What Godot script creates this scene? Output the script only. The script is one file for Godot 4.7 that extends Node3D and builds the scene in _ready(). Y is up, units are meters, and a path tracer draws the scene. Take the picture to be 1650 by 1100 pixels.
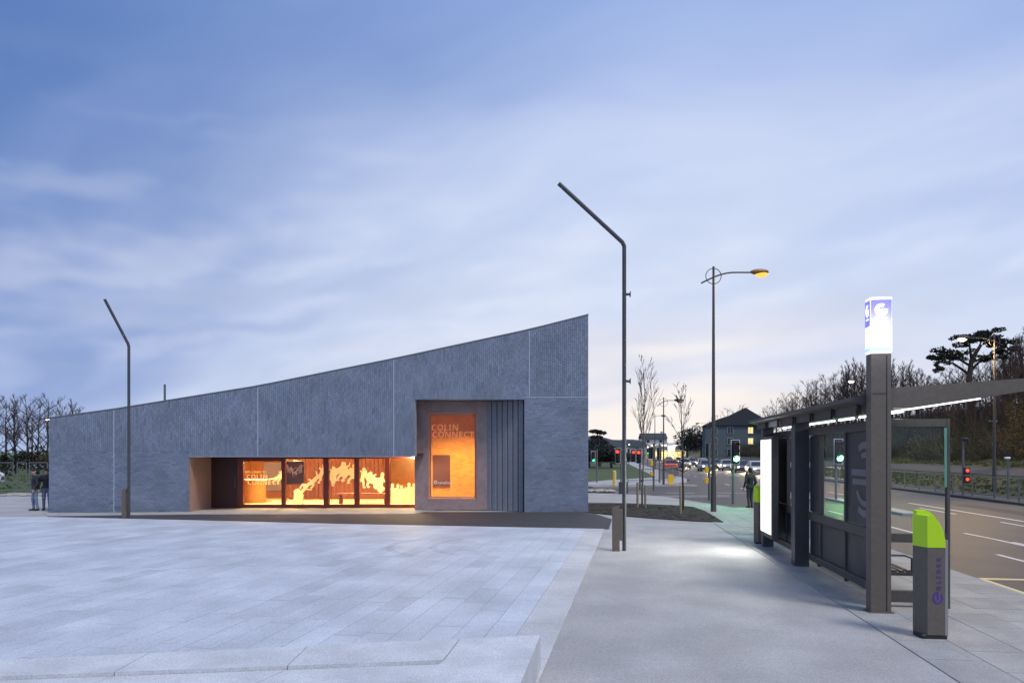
extends Node3D
# A dusk street corner: a wedge shaped brick transit building, a granite plaza, a bus shelter and the road beside it.

const EYE := 2.2
const FOC := 1100.0
const ROAD := -0.12
var dS := Vector3(0.1360, 0, -0.9907)   # along the road, away from the camera
var dT := Vector3(0.9907, 0, 0.1360)    # across the road, to the right
var M := {}
var taken := {}
var rng := RandomNumberGenerator.new()
var font_bold: SystemFont


class MB:
	var v := PackedVector3Array()
	var n := PackedVector3Array()
	var c := PackedColorArray()
	var ix := PackedInt32Array()
	var col := Color(1, 1, 1)

	func tri(a: Vector3, b: Vector3, d: Vector3) -> void:
		var nn := (b - a).cross(d - a)
		if nn.length_squared() < 1e-16:
			return
		nn = nn.normalized()
		var k := v.size()
		for p in [a, b, d]:
			v.append(p); n.append(nn); c.append(col)
		ix.append_array([k, k + 2, k + 1])

	func quad(a: Vector3, b: Vector3, d: Vector3, e: Vector3) -> void:   # counter-clockwise seen from outside
		var nn := (b - a).cross(d - a)
		if nn.length_squared() < 1e-16:
			nn = (d - a).cross(e - a)
		nn = nn.normalized()
		var k := v.size()
		for p in [a, b, d, e]:
			v.append(p); n.append(nn); c.append(col)
		ix.append_array([k, k + 2, k + 1, k, k + 3, k + 2])

	func box(o: Vector3, s: Vector3, b := Basis(), skip_back := false) -> void:
		var x := b.x * s.x * 0.5
		var y := b.y * s.y * 0.5
		var z := b.z * s.z * 0.5
		quad(o - x - y + z, o + x - y + z, o + x + y + z, o - x + y + z)
		if not skip_back:
			quad(o + x - y - z, o - x - y - z, o - x + y - z, o + x + y - z)
		quad(o + x - y + z, o + x - y - z, o + x + y - z, o + x + y + z)
		quad(o - x - y - z, o - x - y + z, o - x + y + z, o - x + y - z)
		quad(o - x + y + z, o + x + y + z, o + x + y - z, o - x + y - z)
		quad(o - x - y - z, o + x - y - z, o + x - y + z, o - x - y + z)

	func cbox(o: Vector3, s: Vector3, r: float, b := Basis()) -> void:   # chamfered box
		var h := s * 0.5
		r = minf(r, minf(h.x, minf(h.y, h.z)) * 0.9)
		var P := func(x, y, z): return o + b.x * x + b.y * y + b.z * z
		var ax := [[0, 1, 2], [1, 2, 0], [2, 0, 1]]
		for a in ax:
			for sg in [1.0, -1.0]:
				var q := []
				for k in [[-1, -1], [1, -1], [1, 1], [-1, 1]]:
					var p := Vector3()
					p[a[0]] = h[a[0]] * sg
					p[a[1]] = (h[a[1]] - r) * k[0]
					p[a[2]] = (h[a[2]] - r) * k[1]
					q.append(P.call(p.x, p.y, p.z))
				if sg > 0: quad(q[0], q[1], q[2], q[3])
				else: quad(q[3], q[2], q[1], q[0])
			for s1 in [1.0, -1.0]:
				for s2 in [1.0, -1.0]:   # edge along a[2]
					var e := []
					for k in [[0, -1], [1, -1], [1, 1], [0, 1]]:
						var p := Vector3()
						p[a[0]] = (h[a[0]] - (r if k[0] == 1 else 0.0)) * s1
						p[a[1]] = (h[a[1]] - (0.0 if k[0] == 1 else r)) * s2
						p[a[2]] = (h[a[2]] - r) * k[1]
						e.append(P.call(p.x, p.y, p.z))
					if s1 * s2 > 0: quad(e[0], e[1], e[2], e[3])
					else: quad(e[3], e[2], e[1], e[0])
		for sx in [1.0, -1.0]:
			for sy in [1.0, -1.0]:
				for sz in [1.0, -1.0]:
					var p0 = P.call(h.x * sx, (h.y - r) * sy, (h.z - r) * sz)
					var p1 = P.call((h.x - r) * sx, h.y * sy, (h.z - r) * sz)
					var p2 = P.call((h.x - r) * sx, (h.y - r) * sy, h.z * sz)
					if sx * sy * sz > 0: tri(p0, p1, p2)
					else: tri(p0, p2, p1)

	func prism(poly: PackedVector2Array, o: Vector3, ax: Vector3, ay: Vector3, az: Vector3, depth: float, back := true) -> void:
		var area := 0.0
		for i in poly.size():
			area += poly[i].cross(poly[(i + 1) % poly.size()])
		if area < 0:
			poly = poly.duplicate()
			poly.reverse()
		var t := Geometry2D.triangulate_polygon(poly)
		var f := func(p: Vector2, k: float): return o + ax * p.x + ay * p.y + az * k
		for i in range(0, t.size(), 3):
			var a := poly[t[i]]
			var b := poly[t[i + 1]]
			var d := poly[t[i + 2]]
			if (b - a).cross(d - a) < 0:
				var w := b
				b = d
				d = w
			tri(f.call(a, depth), f.call(b, depth), f.call(d, depth))
			if back: tri(f.call(a, 0.0), f.call(d, 0.0), f.call(b, 0.0))
		for i in poly.size():
			var a := poly[i]
			var b := poly[(i + 1) % poly.size()]
			quad(f.call(a, 0.0), f.call(b, 0.0), f.call(b, depth), f.call(a, depth))

	func tube(pts: Array, rad: Array, sides := 8, caps := true) -> void:
		var u := Vector3()
		var first := v.size()
		for k in pts.size():
			var t: Vector3
			if k == 0: t = pts[1] - pts[0]
			elif k == pts.size() - 1: t = pts[k] - pts[k - 1]
			else: t = (pts[k] - pts[k - 1]).normalized() + (pts[k + 1] - pts[k]).normalized()
			t = t.normalized()
			if k == 0:
				u = t.cross(Vector3.RIGHT if absf(t.x) < 0.8 else Vector3.UP).normalized()
			else:
				u = (u - t * u.dot(t)).normalized()
			var w := t.cross(u)
			for j in sides:
				var a := TAU * j / sides
				var d := u * cos(a) + w * sin(a)
				v.append(pts[k] + d * rad[k]); n.append(d); c.append(col)
			if k > 0:
				var b0 := first + (k - 1) * sides
				var b1 := first + k * sides
				for j in sides:
					var j2 := (j + 1) % sides
					ix.append_array([b0 + j, b1 + j2, b0 + j2, b0 + j, b1 + j, b1 + j2])
			if caps and (k == 0 or k == pts.size() - 1):
				for j in range(1, sides - 1):
					var q := []
					for m in [0, j, j + 1]:
						var a: float = TAU * m / sides
						q.append(pts[k] + (u * cos(a) + w * sin(a)) * rad[k])
					if k == 0: tri(q[0], q[2], q[1])
					else: tri(q[0], q[1], q[2])
				if k == 0:   # the cap's vertices came after the ring: shift the next rings' base
					var ring := []
					for j in sides:
						ring.append([v[first + j], n[first + j]])
					first = v.size()
					for r in ring:
						v.append(r[0]); n.append(r[1]); c.append(col)

	func ball(o: Vector3, r: Vector3, seg := 12, rings := 8, b := Basis()) -> void:
		var k0 := v.size()
		for i in rings + 1:
			var p := PI * i / rings
			for j in seg + 1:
				var a := TAU * j / seg
				var d := Vector3(sin(p) * cos(a), cos(p), sin(p) * sin(a))
				v.append(o + b * (d * r)); n.append((b * (d / r)).normalized()); c.append(col)
		for i in rings:
			for j in seg:
				var a := k0 + i * (seg + 1) + j
				var e := a + seg + 1
				ix.append_array([a, e, e + 1, a, e + 1, a + 1])

	func disc(o: Vector3, r: float, ax: Vector3, ay: Vector3, depth := 0.01, seg := 18) -> void:
		var p := PackedVector2Array()
		for j in seg:
			p.append(Vector2(cos(TAU * j / seg), sin(TAU * j / seg)) * r)
		prism(p, o, ax, ay, ax.cross(ay), depth)

	func mesh() -> ArrayMesh:
		var a := []
		a.resize(Mesh.ARRAY_MAX)
		a[Mesh.ARRAY_VERTEX] = v
		a[Mesh.ARRAY_NORMAL] = n
		a[Mesh.ARRAY_COLOR] = c
		a[Mesh.ARRAY_INDEX] = ix
		var m := ArrayMesh.new()
		m.add_surface_from_arrays(Mesh.PRIMITIVE_TRIANGLES, a)
		return m


# ---------------------------------------------------------------- nodes
func numbered(called: String) -> String:
	var k: int = taken.get(called, 0)
	taken[called] = k + 1
	return called if k == 0 else "%s_%03d" % [called, k]

func thing(called: String, label: String, category: String, at := Vector3.ZERO, turn := 0.0, group := "") -> Node3D:
	var o := Node3D.new()
	o.name = numbered(called)
	add_child(o)
	o.position = at
	o.rotation.y = turn
	return tag(o, label, category, group)

func tag(o: Node3D, label: String, category: String, group := "") -> Node3D:
	o.set_meta("label", label)
	o.set_meta("category", category)
	if group: o.set_meta("group", group)
	return o

func part(parent: Node, called: String, mb, m: Material, label := "", kind := "") -> MeshInstance3D:
	var o := MeshInstance3D.new()
	o.mesh = mb.mesh() if mb is MB else mb
	o.material_override = m
	o.name = called
	if parent == self:
		o.name = numbered(called)
	parent.add_child(o, true)
	if label: o.set_meta("label", label)
	if kind: o.set_meta("kind", kind)
	return o

func struct(called: String, mb, m: Material, parent: Node = self) -> MeshInstance3D:
	var o := part(parent, called, mb, m)
	if parent == self: o.set_meta("kind", "structure")
	return o

func dup(src: Node3D, at: Vector3, turn: float, label: String, grow := 1.0) -> Node3D:
	var r: Node3D = src.duplicate()
	r.name = numbered(String(src.get_meta("base_name")) if src.has_meta("base_name") else String(src.name).rstrip("0123456789_"))
	add_child(r)
	r.position = at
	r.rotation.y = turn
	r.scale = Vector3.ONE * grow
	r.set_meta("label", label)
	return r

func P(u: float, v: float, d: float) -> Vector3:      # a place known by its bearing in the photograph and its distance
	return Vector3((u - 825.0) / FOC * d, EYE - (v - 730.0) / FOC * d, -d)

func G(u: float, v: float, y := 0.0) -> Vector3:      # a place on level ground
	var d := (EYE - y) * FOC / (v - 730.0)
	return Vector3((u - 825.0) / FOC * d, y, -d)

func ST(s: float, t: float, h := 0.0) -> Vector3:     # a place measured along and across the road
	return dS * s + dT * t + Vector3(0, h, 0)

const ROAD_TURN := -0.13642

func flat_poly(pts: Array) -> PackedVector2Array:     # ground points as (x, -z)
	var p := PackedVector2Array()
	for q in pts: p.append(Vector2(q.x, -q.z))
	return p

func slab(mb: MB, poly: PackedVector2Array, bottom: float, top: float) -> void:
	mb.prism(poly, Vector3(0, bottom, 0), Vector3.RIGHT, Vector3.FORWARD, Vector3.UP, top - bottom, false)

func arc(c: Vector2, r0: float, r1: float, a0: float, a1: float, k := 20) -> PackedVector2Array:
	var p := PackedVector2Array()
	for i in k + 1:
		var a := deg_to_rad(lerpf(a0, a1, float(i) / k))
		p.append(c + Vector2(cos(a), sin(a)) * r1)
	for i in k + 1:
		var a := deg_to_rad(lerpf(a1, a0, float(i) / k))
		p.append(c + Vector2(cos(a), sin(a)) * r0)
	return p

func rect(x0: float, y0: float, x1: float, y1: float) -> PackedVector2Array:
	return PackedVector2Array([Vector2(x0, y0), Vector2(x1, y0), Vector2(x1, y1), Vector2(x0, y1)])

func text(parent: Node, called: String, words: String, height: float, at: Vector3, b: Basis, m: Material, depth := 0.004) -> MeshInstance3D:
	var t := TextMesh.new()
	t.text = words
	t.font = font_bold
	t.font_size = 64
	t.pixel_size = height / 46.0     # capitals are about 46 units tall
	t.depth = depth
	t.curve_step = 2.0
	var o := part(parent, called, t, m)
	o.transform = Transform3D(b, at)
	return o


# ---------------------------------------------------------------- materials
func noise_tex(freq: float, oct: int, lo: float, hi: float, sd: int, kind := FastNoiseLite.TYPE_SIMPLEX_SMOOTH, size := 512, contrast := 0.5) -> NoiseTexture2D:
	var f := FastNoiseLite.new()
	f.noise_type = kind
	f.frequency = freq
	f.fractal_octaves = oct
	f.seed = sd
	var t := NoiseTexture2D.new()
	t.width = size
	t.height = size
	t.seamless = true
	t.noise = f
	var g := Gradient.new()
	g.offsets = PackedFloat32Array([0.5 - contrast, 0.5 + contrast])
	g.colors = PackedColorArray([Color(lo, lo, lo), Color(hi, hi, hi)])
	t.color_ramp = g
	return t

func mat(key: String, col: Color, rough := 0.8, metal := 0.0, vcol := false) -> StandardMaterial3D:
	var m := StandardMaterial3D.new()
	m.resource_name = key
	m.albedo_color = col.linear_to_srgb()
	m.roughness = rough
	m.metallic = metal
	m.vertex_color_use_as_albedo = vcol
	M[key] = m
	return m

func grain(m: StandardMaterial3D, fine: Texture2D, per_metre: float, blotch: Texture2D = null, blotch_per_metre := 0.2, bump := 0.0) -> StandardMaterial3D:
	m.albedo_texture = fine
	m.uv1_triplanar = true
	m.uv1_world_triplanar = true
	m.uv1_scale = Vector3.ONE * per_metre
	if bump > 0:
		m.heightmap_enabled = true
		m.heightmap_texture = fine
		m.heightmap_scale = bump
	if blotch:
		m.detail_enabled = true
		m.detail_albedo = blotch
		m.detail_blend_mode = BaseMaterial3D.BLEND_MODE_MUL
		m.detail_uv_layer = BaseMaterial3D.DETAIL_UV_2
		m.uv2_triplanar = true
		m.uv2_world_triplanar = true
		m.uv2_scale = Vector3.ONE * blotch_per_metre
	return m

func glow(key: String, col: Color, power: float) -> StandardMaterial3D:
	var m := mat(key, col * 0.5, 0.5)
	m.emission_enabled = true
	m.emission = col.linear_to_srgb()
	m.emission_energy_multiplier = power
	return m

func glass(key: String, tint: Color, alpha: float) -> StandardMaterial3D:
	var m := mat(key, tint, 0.04)
	m.albedo_color.a = alpha
	m.transparency = BaseMaterial3D.TRANSPARENCY_ALPHA
	m.metallic_specular = 0.36
	return m

func make_materials() -> void:
	font_bold = SystemFont.new()
	font_bold.font_names = PackedStringArray(["Droid Sans"])
	font_bold.font_weight = 700
	var fine := noise_tex(0.09, 5, 0.86, 1.0, 3)
	var soft := noise_tex(0.02, 5, 0.90, 1.0, 5)
	var speck := noise_tex(0.36, 3, 0.70, 1.0, 7, FastNoiseLite.TYPE_VALUE, 1024)
	var stain := noise_tex(0.006, 5, 0.91, 1.0, 11, FastNoiseLite.TYPE_SIMPLEX_SMOOTH, 1024, 0.30)
	grain(mat("mortar", Color(0.28, 0.32, 0.40), 0.95), fine, 1.5, stain, 0.11)
	grain(mat("brick", Color(1, 1, 1), 0.85, 0, true), fine, 2.2, stain, 0.09, 0.15)
	mat("joint", Color(0.34, 0.38, 0.46), 0.7)
	grain(mat("fin", Color(0.24, 0.265, 0.31), 0.8), fine, 1.2, soft, 0.4)
	grain(mat("copper", Color(0.31, 0.225, 0.22), 0.5, 0.0), soft, 0.8, stain, 0.3)
	grain(mat("door_red", Color(0.075, 0.026, 0.02), 0.45), soft, 1.0)
	mat("frame_red", Color(0.16, 0.028, 0.016), 0.4)
	mat("reveal_orange", Color(0.55, 0.22, 0.10), 0.5)
	grain(mat("lobby_wall", Color(0.54, 0.215, 0.042), 0.8, 0, true), fine, 1.6, soft, 0.3)
	grain(mat("lobby_timber", Color(0.19, 0.052, 0.03), 0.6), soft, 1.2)
	grain(mat("lobby_floor", Color(0.70, 0.56, 0.36), 0.35), soft, 0.6)
	mat("lobby_ceiling", Color(0.55, 0.38, 0.24), 0.8)
	var vinyl := mat("vinyl", Color(0.92, 0.84, 0.64), 0.6)
	vinyl.backlight_enabled = true
	vinyl.backlight = Color(1.0, 0.95, 0.8)
	grain(mat("return_brick", Color(0.30, 0.20, 0.185), 0.85), fine, 2.0)
	mat("lift_red", Color(0.05, 0.010, 0.013), 0.5)
	vinyl = mat("letter_faint", Color(0.92, 0.66, 0.34), 0.6)
	vinyl.backlight_enabled = true
	vinyl.backlight = Color(1.0, 0.74, 0.38)
	mat("letter_cream", Color(0.75, 0.66, 0.5), 0.6)
	vinyl = mat("letter_vinyl", Color(0.92, 0.74, 0.48), 0.6)
	vinyl.backlight_enabled = true
	vinyl.backlight = Color(1.0, 0.84, 0.58)
	glass("pane", Color(0.9, 0.95, 0.95), 0.02)
	glass("shelter_pane", Color(0.3, 0.7, 0.55), 0.02)
	grain(mat("granite", Color(1, 1, 1), 0.62, 0, true), speck, 0.30, stain, 0.09)
	grain(mat("granite_block", Color(0.74, 0.76, 0.80), 0.7), speck, 0.42, stain, 0.2, 0.1)
	grain(mat("paving", Color(0.50, 0.49, 0.485), 0.75), speck, 0.33, stain, 0.10)
	grain(mat("flag", Color(1, 1, 1), 0.72, 0, true), speck, 0.36, stain, 0.2)
	grain(mat("kerb", Color(0.42, 0.41, 0.40), 0.75), speck, 0.4)
	grain(mat("apron", Color(0.066, 0.060, 0.068), 0.75), speck, 0.3, stain, 0.2)
	grain(mat("asphalt", Color(0.095, 0.085, 0.075), 0.62), speck, 0.28, stain, 0.06, 0.2)
	grain(mat("tarmac_new", Color(0.060, 0.052, 0.047), 0.7), speck, 0.28, stain, 0.06, 0.2)
	grain(mat("soil", Color(0.030, 0.022, 0.018), 1.0), fine, 1.4, null, 0.2, 6.0)
	grain(mat("grass", Color(0.062, 0.098, 0.026), 0.95), fine, 1.1, stain, 0.1, 4.0)
	grain(mat("bank", Color(0.058, 0.062, 0.026), 0.95), fine, 0.8, stain, 0.08, 5.0)
	grain(mat("path", Color(0.075, 0.074, 0.078), 0.85), speck, 2.0)
	grain(mat("hill", Color(0.055, 0.065, 0.075), 1.0), fine, 0.02)
	mat("white_paint", Color(0.62, 0.6, 0.56), 0.7)
	mat("yellow_paint", Color(0.62, 0.52, 0.26), 0.7)
	grain(mat("steel_dark", Color(0.085, 0.076, 0.068), 0.6, 0.1), soft, 0.9)
	grain(mat("steel_warm", Color(0.135, 0.113, 0.090), 0.6, 0.1), soft, 0.9)
	grain(mat("steel_blue", Color(0.070, 0.074, 0.080), 0.5, 0.3), soft, 0.9)
	grain(mat("galvanised", Color(0.17, 0.172, 0.178), 0.5, 0.4), soft, 0.9)
	mat("panel_dark", Color(0.024, 0.031, 0.036), 0.5)
	mat("print_grey", Color(0.12, 0.135, 0.14), 0.5)
	mat("black", Color(0.015, 0.015, 0.016), 0.5)
	mat("lime", Color(0.44, 0.68, 0.012), 0.4)
	mat("purple", Color(0.085, 0.03, 0.25), 0.5)
	mat("silver", Color(0.38, 0.37, 0.36), 0.35, 0.6)
	mat("grey_panel", Color(0.30, 0.33, 0.38), 0.4)
	mat("yellow", Color(0.75, 0.46, 0.02), 0.5)
	mat("white", Color(0.7, 0.7, 0.7), 0.5)
	mat("red_sign", Color(0.5, 0.06, 0.04), 0.5)
	grain(mat("bark", Color(0.062, 0.048, 0.040), 0.95), fine, 2.5)
	grain(mat("bark_pale", Color(0.17, 0.14, 0.115), 0.9), fine, 2.5)
	mat("twig", Color(0.050, 0.038, 0.034), 0.95)
	mat("twig_pale", Color(0.13, 0.10, 0.085), 0.95)
	mat("needle", Color(1, 1, 1), 0.9, 0, true)
	grain(mat("stake", Color(0.34, 0.27, 0.17), 0.9), fine, 2.0)
	grain(mat("stone", Color(0.4, 0.38, 0.35), 0.9), fine, 1.8)
	grain(mat("render_wall", Color(0.105, 0.14, 0.15), 0.9), fine, 0.6)
	mat("roof_tile", Color(0.03, 0.036, 0.042), 0.8)
	mat("window_dark", Color(0.03, 0.035, 0.045), 0.15)
	mat("house_wall", Color(0.36, 0.36, 0.37), 0.9)
	mat("tyre", Color(0.02, 0.02, 0.02), 0.8)
	mat("car_glass", Color(0.02, 0.024, 0.03), 0.08)
	mat("cloth", Color(1, 1, 1), 0.9, 0, true)
	glow("lamp_white", Color(1.0, 0.97, 0.92), 2.2)
	glow("lamp_cool", Color(0.95, 1.0, 0.98), 2.6)
	glow("lamp_amber", Color(1.0, 0.42, 0.07), 1.7)
	glow("lamp_warm", Color(1.0, 0.84, 0.5), 12.0)
	glow("lamp_lobby", Color(1.0, 0.75, 0.35), 6.0)
	glow("lamp_head", Color(1.0, 0.93, 0.78), 9.0)
	glow("lamp_red", Color(1.0, 0.05, 0.02), 3.0)
	glow("lamp_green", Color(0.16, 1.0, 0.5), 30.0)
	glow("lamp_green_small", Color(0.06, 1.0, 0.42), 2.4)
	glow("sign_blue", Color(0.20, 0.19, 0.86), 1.0)
	glow("sign_white", Color(1.0, 1.0, 1.0), 1.6)
	glow("sign_pale", Color(0.45, 0.70, 0.95), 1.0)
	glow("sign_green", Color(0.75, 1.0, 0.45), 1.3)
	glow("window_lit", Color(1.0, 0.78, 0.30), 1.1)
	M.lens_red = mat("lens_red", Color(0.12, 0.012, 0.01), 0.3)
	M.lens_amber = mat("lens_amber", Color(0.12, 0.06, 0.01), 0.3)
	M.lens_green = mat("lens_green", Color(0.012, 0.07, 0.035), 0.3)


# ---------------------------------------------------------------- sky
func make_sky() -> PanoramaSkyMaterial:
	var w := 1024
	var h := 512
	var f := FastNoiseLite.new()
	f.noise_type = FastNoiseLite.TYPE_SIMPLEX_SMOOTH
	f.seed = 21
	f.fractal_octaves = 5
	f.frequency = 1.0
	var f2 := FastNoiseLite.new()
	f2.seed = 22
	f2.fractal_octaves = 4
	f2.frequency = 1.0
	var ts := [0.0, 10.0, 18.0, 27.0, 36.0, 46.0, 55.0, 66.0, 180.0]
	var cs := [Color(1.06, 0.97, 0.85), Color(0.98, 0.91, 0.86), Color(0.79, 0.80, 0.90), Color(0.65, 0.73, 0.92), Color(0.55, 0.65, 0.90), Color(0.43, 0.54, 0.84), Color(0.33, 0.46, 0.80), Color(0.36, 0.50, 0.86), Color(0.42, 0.55, 0.90)]
	var data := PackedFloat32Array()
	data.resize(w * h * 3)
	var heart := Vector3(sin(0.20), 0.0, -cos(0.20))
	var gap := Vector3(-0.60, 0.56, -0.57).normalized()
	for y in h:
		var el := (0.5 - (y + 0.5) / h) * PI
		for x in w:
			var az := (x + 0.5) / w * TAU
			var d := Vector3(sin(az) * cos(el), sin(el), -cos(az) * cos(el))
			var k := (y * w + x) * 3
			if el < -0.02:
				data[k] = 0.10; data[k + 1] = 0.10; data[k + 2] = 0.11
				continue
			var e := rad_to_deg(maxf(el, 0.0))
			var g := rad_to_deg(acos(clampf(d.dot(heart), -1, 1)))
			# thin streaked cloud, laid out on a sheet far overhead
			var lift := maxf(d.y, 0.0) + 0.16
			var px := d.x / lift
			var pz := d.z / lift
			var a := px * 0.80 + pz * 0.60
			var b := -px * 0.60 + pz * 0.80
			var warp := f2.get_noise_2d(px * 0.5, pz * 0.5)
			var c1 := f.get_noise_2d(a * 0.30 + warp * 0.35, b * 1.15 + warp * 0.5)
			var c2 := f.get_noise_2d(a * 0.7 + 7.0, b * 3.0 + warp * 0.7)
			var cloud := c1 * 0.75 + c2 * 0.25
			var t := g * 0.72 + e * 0.62 + 5.0 - cloud * 11.0
			var i := 0
			while i < ts.size() - 2 and ts[i + 1] < t: i += 1
			var col: Color = cs[i].lerp(cs[i + 1], smoothstep(ts[i], ts[i + 1], t) if i == ts.size() - 2 else clampf((t - ts[i]) / (ts[i + 1] - ts[i]), 0, 1))
			# the clear gap in the cloud, up to the left
			var q := clampf(1.0 - rad_to_deg(acos(clampf(d.dot(gap), -1, 1))) / 50.0 - cloud * 0.20, 0.0, 1.0)
			q = q * q * (3.0 - 2.0 * q)
			col = col.lerp(Color(0.055, 0.15, 0.43), q * 0.93)
			# soft grey bars low down
			var bar := f2.get_noise_3d(d.x * 1.7 + 3.0, e * 0.42, d.z * 1.7)
			var low := clampf(1.0 - absf(e - 9.0) / 8.0, 0, 1)
			col = col.lerp(Color(0.60, 0.66, 0.84), clampf(bar * 1.0, 0.0, 0.24) * low)
			# fine bright wisps
			var wisp := f.get_noise_3d(d.x * 3.2 + 9.0, e * 0.30 - d.x * 2.4 + warp * 0.8, d.z * 3.2)
			var fade := clampf(1.0 - absf(e - 12.0) / 16.0, 0, 1)
			col = col * (1.0 + wisp * 0.10 * fade)
			col = col.lerp(Color(0.80, 0.83, 0.93), clampf((wisp - 0.05) * 0.9, 0.0, 0.30) * fade)
			data[k] = col.r; data[k + 1] = col.g; data[k + 2] = col.b
	var im := Image.create_from_data(w, h, false, Image.FORMAT_RGBF, data.to_byte_array())
	var m := PanoramaSkyMaterial.new()
	m.panorama = ImageTexture.create_from_image(im)
	return m


func _ready() -> void:
	# camera
	var cam := Camera3D.new()
	cam.name = "camera"
	cam.position = Vector3(0, EYE, 0)
	cam.projection = Camera3D.PROJECTION_FRUSTUM
	cam.near = 0.1
	cam.far = 4000.0
	cam.size = 0.1
	cam.frustum_offset = Vector2(0, 0.1 * 180.0 / FOC)
	add_child(cam)
	cam.current = true
	# sky, exposure
	var env := Environment.new()
	env.background_mode = Environment.BG_SKY
	env.sky = Sky.new()
	env.sky.sky_material = make_sky()
	env.background_energy_multiplier = 1.0
	env.tonemap_mode = Environment.TONE_MAPPER_LINEAR
	env.tonemap_exposure = 1.0
	env.sdfgi_enabled = true
	env.ssao_enabled = true
	env.ssil_enabled = true
	var we := WorldEnvironment.new()
	we.name = "world_environment"
	we.environment = env
	add_child(we)
	# the brightest part of the evening sky, high and behind to the right
	var sun := DirectionalLight3D.new()
	sun.name = "sun"
	sun.light_energy = 0.80
	sun.light_color = Color(1.0, 0.98, 0.95)
	sun.light_angular_distance = 14.0
	sun.shadow_enabled = true
	add_child(sun)
	sun.basis = Basis.looking_at(Vector3(-0.36, -0.84, -0.40).normalized())
	make_materials()
	rng.seed = 4711
	build_ground()
	build_plaza()
	build_station()
	build_far()
	build_bank()
	build_trees()
	build_shelter()
	build_columns()
	build_signals()
	build_street()
	build_cars()
	build_people()


# ---------------------------------------------------------------- ground, roads
func bank_h(t: float) -> float:
	if t < 20.2: return 0.0
	var h := 0.24 * (t - 20.2)
	if t > 23.0 and t < 26.0: h = lerpf(0.24 * 2.8, 0.24 * 5.8, smoothstep(23.0, 26.0, t))
	return minf(h, 7.5 + (t - 50.0) * 0.02)

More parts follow.
